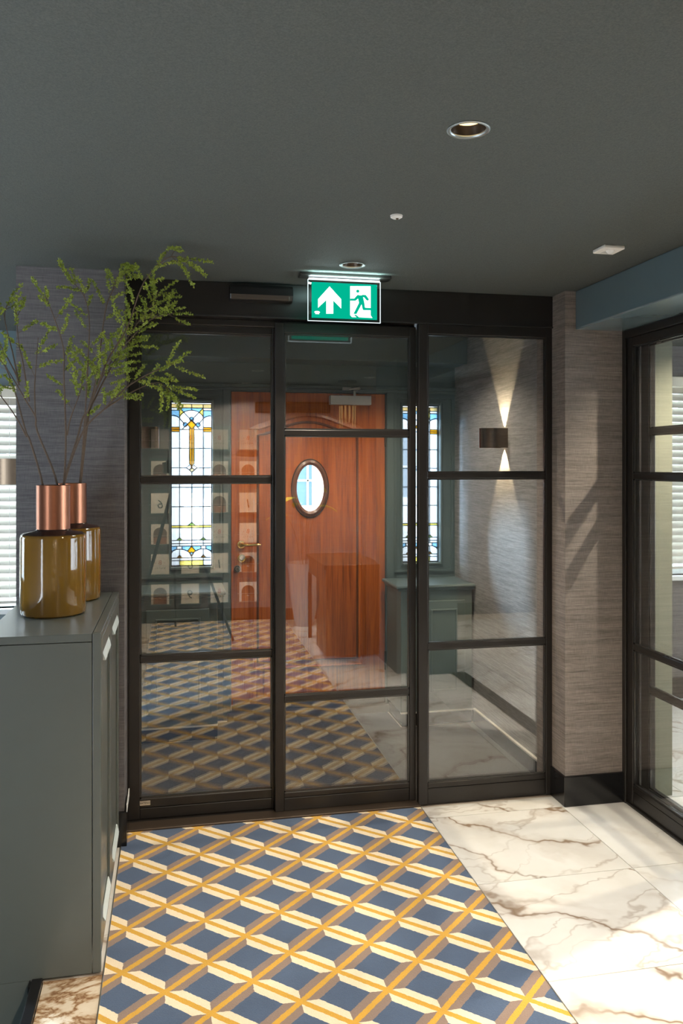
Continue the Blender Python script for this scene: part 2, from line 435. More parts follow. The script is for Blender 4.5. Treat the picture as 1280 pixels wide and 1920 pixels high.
# stair opening on the left: black nosing and shaft
struct('trim_5', M['black_gloss'], -.420, 0.2, -.05, -.388, 2.628, .014, bevel=.003)
MB().box(-.428, 2.60, -.16, -.405, 2.628, .006).build('trim_6', M['black_gloss'], None, kind='structure')
sh = MB(); sh.box(-1.9, .2, -1.3, -.43, 2.63, -1.25); sh.box(-.43, .2, -1.3, -.42, 2.63, -.05); sh.box(-1.9, .15, -1.3, -.42, .2, 0); sh.box(-1.95, .15, -1.3, -1.9, 2.63, 0)
sh.build('stairwell_shaft', M['teal_wall'], None, kind='structure')

# ------------------------------------------------------------------ ceiling with round cut-outs for the downlights
DL = [(.692, 1.866, 1), (.703, 3.217, 1), (.70, .52, 1), (.70, -.55, 1), (2.62, 3.02, 1), (2.62, 1.5, 1), (1.75, .1, 1), (.45, 4.36, 1), (1.24, 4.36, 1)]
DLR = .046
bm = bmesh.new()
def loop(pts):
    vs = [bm.verts.new((x, y, CZ)) for x, y in pts]
    for i in range(len(vs)): bm.edges.new((vs[i], vs[(i+1) % len(vs)]))
loop([(-3.2, -1.0), (4.5, -1.0), (4.5, 5.3), (-3.2, 5.3)])
for x, y, s_ in DL:
    loop([(x+DLR*math.cos(2*PI*k/32), y+DLR*math.sin(2*PI*k/32)) for k in range(32)])
bmesh.ops.triangle_fill(bm, use_beauty=True, use_dissolve=False, edges=bm.edges[:])
for f in list(bm.faces):
    c_ = f.calc_center_median()
    if any((c_.x-x)**2+(c_.y-y)**2 < (DLR*.93)**2 for x, y, s_ in DL): bm.faces.remove(f)
me = bpy.data.meshes.new('ceiling'); bm.to_mesh(me); bm.free()
ce = bpy.data.objects.new('ceiling', me); COL.objects.link(ce); me.materials.append(M['ceiling']); ce['kind'] = 'structure'
rf = struct('sky_light_block', M['plaster'], -3.3, -1.1, 2.58, 4.6, 5.4, 2.66)  # unseen slab added to keep sky light out of the ceiling gaps

# ------------------------------------------------------------------ walls
struct('wall_left', M['grass_dark'], -.62, 3.50, 0, -.198, 3.80, CZ)                # wallpapered pier left of the doors
struct('wall_right', M['grass'], 1.767, 3.50, 0, 2.055, 3.80, CZ)                   # pier right of the doors
struct('baseboard_left', M['black_gloss'], -.63, 3.488, 0, -.188, 3.66, .145, bevel=.003)
struct('baseboard_right', M['black_gloss'], 1.758, 3.488, 0, 2.064, 3.66, .14, bevel=.004)
struct('trim_7', M['white'], -.189, 3.487, .145, -.186, 3.66, .176)
struct('wall_porch_right', M['grass_porch'], XPR, 3.80, 0, XPR+.10, YB+.14, CZ)
struct('wall_porch_left', M['grass_porch'], XPL-.10, 3.80, 0, XPL, YB+.14, CZ)
struct('baseboard_porch', M['black_gloss'], XPR-.012, 3.80, 0, XPR, 4.74, .085)
struct('trim_8', M['grey_plastic'], XPR-.016, 3.80, .085, XPR, 4.74, .094)
struct('wall_return', M['sage'], 2.055, 3.515, 0, 2.325, 3.66, CZ)                  # sage green return in the next room
# porch street wall, built around its openings
wL = (-.016, .235, .950, 1.963); wR = (1.446, 1.700, .940, 1.963); dX = (.352, 1.332); dZ = 2.028
wb = MB()
Y0, Y1 = YB, YB+.14
wb.box(XPL, Y0, 0, wL[0], Y1, CZ); wb.box(wL[1], Y0, 0, dX[0]-.005, Y1, CZ); wb.box(dX[1]+.005, Y0, 0, wR[0], Y1, CZ); wb.box(wR[1], Y0, 0, XPR, Y1, CZ)
for q in (wL, wR):
    wb.box(q[0], Y0, 0, q[1], Y1, q[2]); wb.box(q[0], Y0, q[3], q[1], Y1, CZ)
wb.box(dX[0]-.005, Y0, dZ+.004, dX[1]+.005, Y1, CZ)
wb.build('wall_back', M['teal_wall'], None, kind='structure')
struct('bulkhead', M['teal_wall'], XPL, 4.873, 2.207, XPR, YB, CZ, bevel=.004)
# mouldings on the street wall
tm = MB(); tm.box(XPL, YB-.03, 2.055, XPR, YB, 2.075); tm.box(XPL, YB-.02, 2.035, XPR, YB, 2.055)
for a0, a1 in ((dX[0]-.055, dX[0]-.006), (dX[1]+.006, dX[1]+.055)): tm.box(a0, YB-.018, 0, a1, YB, 2.045)
tm.build('trim_9', M['teal_wall'], None, kind='structure').modifiers.new('bevel', 'BEVEL').width = .004
def rect_frame(mb, x0, x1, z0, z1, y0, y1, t):
    mb.box(x0, y0, z0, x0+t, y1, z1); mb.box(x1-t, y0, z0, x1, y1, z1); mb.box(x0+t, y0, z0, x1-t, y1, z0+t); mb.box(x0+t, y0, z1-t, x1-t, y1, z1)
for i, (x0, x1) in enumerate(((XPL+.02, .295), (1.385, XPR-.015))):
    mb = MB(); rect_frame(mb, x0, x1, .885, 2.015, YB-.012, YB, .012); mb.build('trim_%d' % (10+i), M['teal_wall'], None, kind='structure')

# ceiling beam over the side partition
struct('ceiling_beam', M['blue_paint'], 1.817, 1.40, 2.197, 2.30, 3.50, CZ, bevel=.006)
struct('column', M['teal_wall'], 1.65, .75, 0, 2.10, 1.40, CZ)
# rooms beyond and behind
ll = MB(); ll.box(-3.2, -1, -.06, -3.1, 3.9, CZ); ll.box(-3.2, 4.9, -.06, -3.1, 5.3, CZ); ll.box(-3.2, 3.9, -.06, -3.1, 4.9, .75); ll.box(-3.2, 3.9, 2.1, -3.1, 4.9, CZ)
ll.build('wall_lounge_left', M['grass_dark'], None, kind='structure')
struct('wall_hall_left', M['grass'], -1.95, -1.0, 0, -.43, .15, CZ)
lb = MB(); LWX = (-2.5, -.70); LWZ = (.72, 2.04); YF = 5.20
lb.box(-3.2, YF, 0, LWX[0], YF+.14, CZ); lb.box(LWX[1], YF, 0, XPL-.1, YF+.14, CZ); lb.box(LWX[0], YF, 0, LWX[1], YF+.14, LWZ[0]); lb.box(LWX[0], YF, LWZ[1], LWX[1], YF+.14, CZ)
lb.build('wall_lounge_front', M['blue_paint'], None, kind='structure')
rb = MB(); RWX = (2.55, 4.25); RWZ = (.83, 2.165); YR = 4.98
rb.box(XPR+.1, YR, 0, RWX[0], YR+.14, CZ); rb.box(RWX[1], YR, 0, 4.6, YR+.14, CZ); rb.box(RWX[0], YR, 0, RWX[1], YR+.14, RWZ[0]); rb.box(RWX[0], YR, RWZ[1], RWX[1], YR+.14, CZ)
rb.build('wall_side_front', M['grass_dark'], None, kind='structure')
struct('baseboard_side', M['black_gloss'], XPR+.1, YR-.014, 0, 4.5, YR, .14)
ll = MB(); ll.box(4.5, -1, 0, 4.6, 1.2, CZ); ll.box(4.5, 4.4, 0, 4.6, 5.2, CZ); ll.box(4.5, 1.2, 0, 4.6, 4.4, .75); ll.box(4.5, 1.2, 2.15, 4.6, 4.4, CZ)
ll.build('wall_side_right', M['sage'], None, kind='structure')
struct('wall_rear', M['grass_dark'], -.43, -1.0, 0, 4.5, -.93, CZ)
struct('baseboard_rear', M['black_gloss'], -.43, -.93, 0, 4.5, -.915, .12)

# ------------------------------------------------------------------ windows with venetian blinds
def window(idx, X, Z, yf, label, group):
    root = empty('window_%d' % idx, ((X[0]+X[1])/2, yf+.1, Z[0]), kind='structure')
    mb = MB(); rect_frame(mb, X[0], X[1], Z[0], Z[1], yf+.06, yf+.12, .05); mb.box((X[0]+X[1])/2-.02, yf+.065, Z[0]+.05, (X[0]+X[1])/2+.02, yf+.115, Z[1]-.05)
    mb.build('window_frame', M['white'], root, bevel=.003)
    xm = (X[0]+X[1])/2
    for a0, a1 in ((X[0]+.05, xm-.02), (xm+.02, X[1]-.05)):
        bx('pane', M['glass_thin'], root, a0, yf+.088, Z[0]+.05, a1, yf+.092, Z[1]-.05)
    bx('window_sill', M['white'], root, X[0]-.03, yf-.05, Z[0]-.03, X[1]+.03, yf+.06, Z[0], bevel=.004)
    r = empty('venetian_blind', (xm, yf-.03, Z[1]), label, 'blind', group)
    bx('headrail', M['cream'], r, X[0]+.01, yf-.055, Z[1]-.065, X[1]-.01, yf+.015, Z[1], bevel=.004)
    pitch = .0475; n = int((Z[1]-.075-Z[0]-.03)/pitch)
    th = math.radians(64); sl = None
    for k in range(n):
        zc = Z[1]-.09-k*pitch
        if sl is None:
            mb = MB(); dy, dz = math.cos(th)*.025, math.sin(th)*.025
            ny, nz = -math.sin(th)*.0015, math.cos(th)*.0015
            x0, x1 = X[0]+.012-xm, X[1]-.012-xm
            pr_ = [(-dy-ny, -dz-nz), (dy-ny, dz-nz), (dy+ny, dz+nz), (-dy+ny, -dz+nz)]
            mb.prism(pr_, lambda a_, b_, d_: (d_, a_, b_), x0, x1)
            sl = mb.build('slat', M['slat'], r, org=(0, 0, 0)); o = sl
        else:
            o = bpy.data.objects.new('slat', sl.data); COL.objects.link(o); o.parent = r
        o.location = Vector((xm, yf-.02, zc))-org_of(r)
    zb = Z[1]-.09-n*pitch
    bx('bottom_rail', M['slat'], r, X[0]+.012, yf-.045, zb-.01, X[1]-.012, yf+.005, zb+.008, bevel=.003)
    for xt in (X[0]+.25, xm, X[1]-.25):
        mb = MB(); mb.tube([(xt, yf-.046, Z[1]-.06), (xt, yf-.046, zb)], .0012, 5); mb.tube([(xt, yf+.006, Z[1]-.06), (xt, yf+.006, zb)], .0012, 5)
        mb.build('ladder_cord', M['white'], r)
    return r
b1 = window(1, LWX, LWZ, YF, 'white slatted venetian blind beyond the wallpapered pier behind the copper-necked vases', None)
b2 = window(2, RWX, RWZ, YR, 'white slatted venetian blind with a hanging pull cord seen through the side glass partition', None)
for nm, xw, ya, yb_, za, zb_ in (('window_5', -3.15, 3.9, 4.9, .75, 2.1), ('window_6', 4.55, 1.2, 4.4, .75, 2.15)):  # unseen side windows, added to let in bluish fill daylight
    r = empty(nm, (xw, (ya+yb_)/2, za), kind='structure')
    n_ = 3
    for k in range(n_):
        a0 = ya+(yb_-ya)*k/n_; a1 = ya+(yb_-ya)*(k+1)/n_
        mb = MB(); mb.box(xw-.03, a0, za, xw+.03, a0+.04, zb_); mb.box(xw-.03, a1-.04, za, xw+.03, a1, zb_); mb.box(xw-.03, a0+.04, za, xw+.03, a1-.04, za+.04); mb.box(xw-.03, a0+.04, zb_-.04, xw+.03, a1-.04, zb_)
        mb.build('window_frame', M['white'], r); bx('pane', M['glass_thin'], r, xw-.002, a0+.04, za+.04, xw+.002, a1-.04, zb_-.04)
# pull cord with tassel on the right hand blind
mb = MB().tube([(3.435, YR-.075, RWZ[1]-.02), (3.435, YR-.075, 1.68)], .0022, 6); mb.build('pull_cord', M['darkwood'], b2)
mb = MB().lathe([(.003, 1.69), (.006, 1.68), (.012, 1.62), (.012, 1.605), (.004, 1.6)], (3.435, YR-.075, 0), 12); mb.build('cord_tassel', M['darkwood'], b2, smooth=True)
# lettered strip on the outside of the lounge window
sg = empty('window_sign', (-1.15, YF+.10, 1.62), 'dark blue strip with white lettering on the lounge window behind the blind', 'sign')
bx('strip', simple('blue_vinyl', (.05, .10, .15), .5), sg, -2.2, YF+.0935, 1.60, -.76, YF+.096, 1.70)
text_mesh('D', .11, lambda a_, b_, d_: (-.96+a_, YF+.0930-d_, 1.65+b_)).build('letter', M['white'], sg)
text_mesh('.', .14, lambda a_, b_, d_: (-.885+a_, YF+.0930-d_, 1.65+b_)).build('full_stop', M['white'], sg)

# ------------------------------------------------------------------ glazed sliding doors
def glazed_door(name, x0, x1, y, zb, zt, bars, gl, gr, glz0, glz1, kick, label=None, axis='x', t=.036):
    """x0..x1 outer, gl..gr glass limits, bars = heights of glazing bars; axis 'y' turns the leaf along Y at x=y"""
    if axis == 'x':
        P = lambda a0, d0, z0, a1, d1, z1: (a0, y+d0, z0, a1, y+d1, z1); o = ((x0+x1)/2, y, zb)
    else:
        P = lambda a0, d0, z0, a1, d1, z1: (y+d0, a0, z0, y+d1, a1, z1); o = (y, (x0+x1)/2, zb)
    r = empty(name, o, kind='structure')
    k = M['black']
    bx('stile', k, r, *P(x0, 0, zb, gl, t, zt), bevel=.003); bx('stile', k, r, *P(gr, 0, zb, x1, t, zt), bevel=.003)
    bx('top_rail', k, r, *P(gl, 0, glz1, gr, t, zt), bevel=.003)
    bx('bottom_rail', k, r, *P(gl, 0, kick, gr, t, glz0), bevel=.003)
    bx('kick_plate', k, r, *P(gl, .003, zb, gr, t-.003, kick-.002), bevel=.003)
    zz = [glz0]
    for z_ in bars:
        bx('glazing_bar', k, r, *P(gl, .002, z_-.013, gr, t-.002, z_+.013), bevel=.003); zz += [z_-.013, z_+.013]
    zz.append(glz1)
    for i in range(0, len(zz), 2):
        bx('pane', M['glass'], r, *P(gl, t/2-.005, zz[i], gr, t/2+.005, zz[i+1]))
        mb = MB(); w_ = .007
        a0, a1, c0, c1 = gl, gr, zz[i], zz[i+1]
        for q in ((a0, c0, a0+w_, c1), (a1-w_, c0, a1, c1), (a0, c0, a1, c0+w_), (a0, c1-w_, a1, c1)):
            mb.box(*P(q[0], t/2-.013, q[1], q[2], t/2-.006, q[3]))
        mb.build('glazing_bead', M['beadmetal'], r)
    return r
M['beadmetal'] = simple('satin_edge_bead', (.06, .058, .056), .25, .5)
d1 = glazed_door('door_1', -.194, .455, 3.722, .010, 2.205, (.717, 1.507), -.145, .440, .100, 2.164, .060)
d2 = glazed_door('door_2', .448, 1.106, 3.676, .012, 2.215, (.519, 1.719), .489, 1.075, .096, 2.168, .072)
d3 = glazed_door('door_3', 1.106, 1.777, 3.634, .004, 2.225, (.734, 1.524), 1.150, 1.736, .103, 2.178, .080)
bx('maker_plate', M['alu'], d1, -.145, 3.7205, .072, -.100, 3.722, .092)
text_mesh('BATENO', .011, lambda a_, b_, d_: (-.1225+a_, 3.7202-d_, .082+b_)).build('maker_lettering', M['blackprint'], d1)
hd = MB(); hd.box(-.198, 3.628, 2.225, 1.777, 3.80, CZ); hd.box(-.198, 3.70, 2.195, 1.106, 3.80, 2.225)
hd.build('trim_12', M['black'], None, kind='structure', bevel=.003)
struct('trim_13', M['beadmetal'], -.198, 3.622, 2.222, 1.777, 3.628, 2.229)
# jambs
struct('trim_14', M['black'], -.205, 3.70, 0, -.194, 3.80, 2.225)
struct('trim_15', M['black'], 1.777, 3.63, 0, 1.80, 3.80, 2.225)
# automatic door sensor on the header
ds = empty('door_sensor', (.378, 3.60, 2.31), 'long dark rounded automatic door sensor on the black header left of the exit sign', 'sensor')
pts = [(0, .045), (.035, .045), (.045, .03), (.048, .0), (.04, -.02), (.02, -.028), (0, -.028)]
MB().prism(pts, lambda a_, b_, d_: (d_, 3.6275-a_, 2.315+b_), .239, .517).build('housing', simple('dark_sensor_plastic', (.014, .013, .013), .25), ds, bevel=.006)
bx('lens', simple('sensor_lens', (.16, .13, .11), .15), ds, .495, 3.580, 2.293, .501, 3.585, 2.312)

# side partition: two stacked sliding leaves along Y plus frame
d4 = glazed_door('door_4', 2.835, 3.475, 2.066, .012, 2.16, (.737, 1.522), 2.88, 3.43, .103, 2.12, .075, axis='y')
d5 = glazed_door('door_5', 2.815, 3.435, 2.112, .012, 2.16, (.552, 1.725), 2.86, 3.375, .103, 2.12, .075, axis='y')
struct('trim_16', M['black'], 2.055, 3.475, 0, 2.16, 3.515, 2.197, bevel=.003)
struct('trim_17', M['black'], 2.055, 1.40, 2.16, 2.16, 3.475, 2.197, bevel=.003)
struct('trim_18', M['black'], 2.058, 1.40, 0, 2.16, 3.475, .012, bevel=.003)

# ------------------------------------------------------------------ stained glass windows
def stained_window(idx, q):
    x0, x1, z0, z1 = q; W, H = x1-x0, z1-z0
    r = empty('window_%d' % idx, ((x0+x1)/2, YB+.05, z0), kind='structure')
    yg = YB+.05
    def fn(a_, b_, d_): return (x0+a_*W, yg+d_, z1-b_*H)
    panes = []
    U = [0, .211, .503, .783, 1]
    def cells(v0, v1, cols='wwww', us=U):
        for i in range(len(us)-1): panes.append((cols[i], [(us[i], v0), (us[i+1], v0), (us[i+1], v1), (us[i], v1)]))
    cells(.012, .036, 'cccc')
    for a0, a1 in ((0, .211), (.783, 1)):
        panes.append(('w', [(a0, .036), (a1, .036), (a1, .051), (a0, .051)])); panes.append(('b', [(a0, .051), (a1, .051), (a1, .095), (a0, .085)] if a0 == 0 else [(a0, .051), (a1, .051), (a1, .085), (a0, .095)]))
        panes.append(('w', [(a0, .085), (a1, .095), (a1, .154), (a0, .154)] if a0 == 0 else [(a0, .095), (a1, .085), (a1, .154), (a0, .154)]))
        panes.append(('y', [(a0, .154), (a1, .154), (a1, .1675), (a0, .1675)])); panes.append(('y', [(a0, .1675), (a1, .1675), (a1, .181), (a0, .181)]))
        panes.append(('w', [(a0, .181), (a1, .181), (a1, .282), (a0, .282)]))
    # centre panel with arch and diamond
    def dia(cu, cv, hu, hv): return [(cu, cv-hv), (cu+hu, cv), (cu, cv+hv), (cu-hu, cv)]
    panes.append(('p', [(.211, .036), (.32, .064), (.211, .092)])); panes.append(('p', [(.783, .036), (.783, .092), (.68, .064)]))
    panes.append(('b', [(.211, .036), (.783, .036), (.68, .064), (.62, .055), (.503, .05), (.39, .055), (.32, .064)]))
    panes.append(('w', [(.32, .064), (.39, .055), (.503, .05), (.62, .055), (.68, .064), (.503, .1085)]))
    panes.append(('w', [(.211, .092), (.32, .064), (.40, .083), (.503, .1085), (.39, .137), (.211, .100)])); panes.append(('w', [(.783, .092), (.783, .100), (.61, .137), (.503, .1085), (.60, .083), (.68, .064)]))
    panes.append(('y', dia(.503, .1375, .108, .029)))
    panes.append(('w', [(.211, .100), (.39, .137), (.445, .154), (.445, .168), (.211, .168)])); panes.append(('w', [(.783, .100), (.783, .168), (.56, .168), (.56, .154), (.61, .137)]))
    panes.append(('y', [(.445, .156), (.503, .168), (.503, .395), (.445, .372)])); panes.append(('y', [(.503, .168), (.56, .156), (.56, .372), (.503, .395)]))
    panes.append(('w', [(.211, .168), (.445, .168), (.445, .282), (.211, .282)])); panes.append(('w', [(.56, .168), (.783, .168), (.783, .282), (.56, .282)]))
    panes.append(('w', [(.211, .282), (.445, .282), (.445, .388), (.38, .401), (.211, .401)])); panes.append(('w', [(.56, .282), (.783, .282), (.783, .401), (.625, .401), (.56, .388)]))
    panes.append(('w', [(0, .282), (.211, .282), (.211, .401), (0, .401)])); panes.append(('w', [(.783, .282), (1, .282), (1, .401), (.783, .401)]))
    cells(.401, .520); cells(.520, .638)
    cells(.638, .753)
    cells(.753, .766, 'pppp'); cells(.766, .843)
    cells(.843, .863); cells(.863, .878)
    cells(.966, 1, 'wppw'); cells(.950, .966)
    tri = lambda cu, v1, v0, hw, c_: panes.append((c_, [(cu, v0), (cu+hw, v1), (cu-hw, v1)]))
    arcs = []
    for cu in (.211, .783):
        n = 14; rr = .29
        ar = [(cu+rr*math.cos(PI-PI*k/n), .948-.0515*math.sin(PI-PI*k/n)) for k in range(n+1)]
        ar = [(min(1, max(0, a_)), b_) for a_, b_ in ar]; arcs.append(ar)
        panes.append(('w', ar))
    panes.append(('b', [(0, .878), (.15, .878), (.15, .898), (.05, .912), (0, .92)])); panes.append(('b', [(.27, .878), (.50, .878), (.40, .912), (.27, .898)]))
    panes.append(('w', [(.15, .878), (.27, .878), (.27, .897), (.15, .897)]))
    panes.append(('b', [(1, .878), (1, .92), (.94, .912), (.845, .898), (.845, .878)])); panes.append(('b', [(.503, .878), (.725, .878), (.725, .898), (.60, .912)]))
    panes.append(('w', [(.725, .878), (.845, .878), (.845, .897), (.725, .897)]))
    panes.append(('y', [(.497, .880), (.60, .910), (.545, .922), (.497, .914), (.45, .922), (.395, .910)])); panes.append(('b', [(.45, .922), (.497, .914), (.545, .922), (.497, .946)]))
    panes.append(('y', dia(.0, .912, .04, .012)[0:3])); panes.append(('y', [(1, .900), (1, .924), (.96, .912)]))
    for c_, pl in panes:
        MB().prism(pl, fn, 0, .004).build('pane', SG[c_], r)
    dz = .0015
    for c_, pl in (('g', [(.503, .733), (.59, .753), (.415, .753)]), ('g', [(.211, .826), (.285, .843), (.137, .843)]), ('g', [(.783, .826), (.857, .843), (.709, .843)]),
                   ('y', [(.211, .932), (.275, .950), (.147, .950)]), ('y', [(.783, .932), (.847, .950), (.719, .950)]), ('w', dia(.44, .401, .062, .0135)), ('w', dia(.566, .401, .062, .0135)), ('c', dia(.503, .4145, .062, .0135))):
        MB().prism(pl, fn, -.003, -.0005).build('pane', SGO[c_], r)
    for cu, cv in ((.503, .104), (.345, .1375), (.66, .1375)):
        MB().prism([(cu+.05*math.cos(2*PI*k/12), cv+.0125*math.sin(2*PI*k/12)) for k in range(12)], fn, -.003, -.0005).build('pane', SGO['b'], r)
    # lead came
    ld = MB(); hw = .0021
    def line(*pts):
        for (a_, b_), (c_, d_) in zip(pts, pts[1:]):
            p0, p1 = Vector(fn(a_, b_, 0)), Vector(fn(c_, d_, 0)); t = (p1-p0)
            if t.length < 1e-6: continue
            t.normalize(); nn = Vector((-t.z, 0, t.x))*hw; e = t*hw*.6
            qd = [p0-e-nn, p1+e-nn, p1+e+nn, p0-e+nn]
            n = len(ld.v)
            ld.v += [tuple(p_+Vector((0, -.005, 0))) for p_ in qd]+[tuple(p_+Vector((0, .008, 0))) for p_ in qd]
            ld.f += [tuple(n+i for i in z_) for z_ in ((0, 1, 2, 3), (7, 6, 5, 4), (0, 4, 5, 1), (1, 5, 6, 2), (2, 6, 7, 3), (3, 7, 4, 0))]
    for v_ in (.036, .520, .638, .753, .766, .843, .863, .878, .950, .966): line((0, v_), (1, v_))
    line((0, .012), (1, .012)); line((0, .282), (1, .282)); line((0, .401), (.38, .401)); line((.625, .401), (1, .401))
    for u_ in (.211, .783): line((u_, .012), (u_, .878)); line((u_, .897), (u_, 1))
    line((.503, .012), (.503, .05)); line((.503, .428), (.503, .878)); line((.503, .946), (.503, 1))
    for a0, a1 in ((0, .211), (.783, 1)):
        for v_ in (.051, .154, .1675, .181): line((a0, v_), (a1, v_))
    line((0, .084), (.07, .082), (.15, .088), (.211, .1)); line((1, .084), (.93, .082), (.85, .088), (.783, .1))
    line(*[(.497+.286*math.cos(PI-PI*k/12), .1-.05*math.sin(PI-PI*k/12)) for k in range(13)])
    line((.211, .036), (.70, .168)); line((.783, .036), (.27, .168)); line((.211, .1), (.34, .1375)); line((.783, .1), (.66, .1375))
    line((.211, .168), (.445, .168)); line((.56, .168), (.783, .168))
    d_ = dia(.503, .1375, .108, .029); line(*d_, d_[0])
    for cu, cv in ((.503, .104), (.345, .1375), (.66, .1375)): line(*[(cu+.05*math.cos(2*PI*k/12), cv+.0125*math.sin(2*PI*k/12)) for k in range(13)])
    line((.445, .156), (.445, .374), (.503, .397), (.56, .374), (.56, .156)); line((.503, .167), (.503, .397))
    for q_ in (dia(.44, .401, .062, .0135), dia(.566, .401, .062, .0135), dia(.503, .4145, .062, .0135)): line(*q_, q_[0])
    line((.415, .753), (.503, .733), (.59, .753))
    for cu in (.211, .783): line((cu-.074, .843), (cu, .826), (cu+.074, .843)); line((cu-.064, .95), (cu, .932), (cu+.064, .95))
    for ar in arcs: line(*ar)
    for u_ in (.15, .27, .725, .845): line((u_, .878), (u_, .897))
    line((.395, .910), (.497, .880), (.60, .910)); line((.45, .922), (.497, .914), (.545, .922)); line((.45, .922), (.497, .946), (.545, .922))
    line((0, .900), (.04, .912), (0, .924)); line((1, .900), (.96, .912), (1, .924))
    ld.build('lead_came', M['lead'], r)
    mb = MB(); rect_frame(mb, x0, x1, z0, z1, YB+.035, YB+.075, .006); mb.build('window_frame', M['lead'], r)
    mb = MB(); rect_frame(mb, x0-.014, x1+.014, z0-.014, z1+.014, YB-.014, YB, .014); mb.build('moulding', M['teal_wall'], r, bevel=.004)
stained_window(3, wL); stained_window(4, wR)

# ------------------------------------------------------------------ oak street door
dr = empty('door_6', (.842, YB+.03, 0), kind='structure')
DY = YB+.010
OC, OZ, OA, OB = .845, 1.428, .088, .148
bm = bmesh.new()
def dl(pts):
    vs = [bm.verts.new((x, DY, z)) for x, z in pts]
    return [bm.edges.new((vs[i], vs[(i+1) % len(vs)])) for i in range(len(vs))]
dl([(dX[0], .05), (dX[1], .05), (dX[1], dZ), (dX[0], dZ)])
dl([(OC+OA*math.cos(2*PI*k/48), OZ+OB*math.sin(2*PI*k/48)) for k in range(48)])
bmesh.ops.triangle_fill(bm, use_beauty=True, use_dissolve=False, edges=bm.edges[:])
for f in list(bm.faces):
    c_ = f.calc_center_median()
    if ((c_.x-OC)/OA)**2+((c_.z-OZ)/OB)**2 < .95: bm.faces.remove(f)
ret = bmesh.ops.extrude_face_region(bm, geom=bm.faces[:])
for g in ret['geom']:
    if isinstance(g, bmesh.types.BMVert): g.co.y += .045
bmesh.ops.recalc_face_normals(bm, faces=bm.faces[:])
for v_ in bm.verts: v_.co -= Vector((.842, YB+.03, 0))
me = bpy.data.meshes.new('door_leaf'); bm.to_mesh(me); bm.free(); me.materials.append(M['oak'])
ob = bpy.data.objects.new('door_leaf', me); COL.objects.link(ob); ob.parent = dr
def ring(mb, cx, cz, a0, b0, a1, b1, y0, y1, n=48):
    b = len(mb.v)
    for k in range(n):
        th = 2*PI*k/n; c_, s_ = math.cos(th), math.sin(th)
        mb.v += [(cx+a0*c_, y0+.006, cz+b0*s_), (cx+(a0+a1)/2*c_, y0-.004, cz+(b0+b1)/2*s_), (cx+a1*c_, y0+.004, cz+b1*s_), (cx+a1*c_, y1, cz+b1*s_), (cx+a0*c_, y1, cz+b0*s_)]
    for k in range(n):
        j = (k+1) % n
        for i in range(5): mb.f.append((b+k*5+i, b+j*5+i, b+j*5+(i+1) % 5, b+k*5+(i+1) % 5))
mb = MB(); ring(mb, OC, OZ, OA-.002, OB-.002, OA+.026, OB+.030, DY-.014, DY+.002); mb.build('oval_moulding', M['oak_dark'], dr, smooth=True)
mb = MB(); ring(mb, OC, OZ-.002, OA+.026, OB+.030, OA+.034, OB+.040, DY-.005, DY+.002); mb.build('oval_bead', M['darkwood'], dr, smooth=True)
mb = MB().prism([(OA*math.cos(2*PI*k/40), OB*math.sin(2*PI*k/40)) for k in range(40)], lambda a_, b_, d_: (OC+a_, DY+d_, OZ+b_), .02, .024); mb.build('pane', M['glass_thin'], dr)
# raised panel moulding with arched head
def mould(name, pts, hw, mat, y=DY, closed=True):
    mb = MB(); P = [Vector((a_, 0, b_)) for a_, b_ in pts]
    if closed: P = P+[P[0]]
    prof = [(-hw, 0), (-hw*.5, -.010), (hw*.3, -.006), (hw, 0)]
    n = len(P); b = 0
    for i in range(n):
        if closed: t = (P[(i+1) % (n-1)]-P[(i-1) % (n-1)])
        else: t = P[min(i+1, n-1)]-P[max(0, i-1)]
        t.normalize(); nn = Vector((-t.z, 0, t.x))
        for a_, d_ in prof: mb.v.append((P[i].x+nn.x*a_, y+d_, P[i].z+nn.z*a_))
    for i in range(n-1):
        for k in range(3): mb.f.append((i*4+k, (i+1)*4+k, (i+1)*4+k+1, i*4+k+1))
    return mb.build(name, mat, dr, smooth=False)
arch = [(.475+.715*k/16, 1.80+.095*math.sin(PI*k/16)**1.5) for k in range(17)]
mould('panel_moulding', [(.475, .30)]+arch+[(1.19, .30)], .020, M['oak'])
mould('panel_moulding', [(.515, .345)]+[(.515+.635*k/16, 1.76+.085*math.sin(PI*k/16)**1.5) for k in range(17)]+[(1.15, .345)], .008, M['oak_dark'])
mb = MB(); rect_frame(mb, dX[0]-.03, dX[1]+.03, .02, dZ+.03, DY+.047, DY+.07, .05); mb.build('gap_light_stop', M['teal_wall'], dr)  # frame added behind the leaf to cut daylight through its gaps
# weather bars and threshold
bx('weather_bar', M['oak_dark'], dr, dX[0]+.01, DY-.03, .09, dX[1]-.01, DY, .125, bevel=.006)
bx('weather_bar', M['darkwood'], dr, dX[0], DY-.012, .05, dX[1], DY, .085, bevel=.004)
struct('trim_19', M['trackmetal'], dX[0]-.03, YB-.05, 0, dX[1]+.03, YB+.10, .048, bevel=.006)
for x_, z_ in ((.355, .25), (.355, 1.0)): pass
for z_ in (.32, 1.75):
    MB().tube([(dX[1]+.004, DY-.006, z_-.06), (dX[1]+.004, DY-.006, z_+.06)], .009, 10).build('hinge', M['darkbrass'], dr, smooth=True)
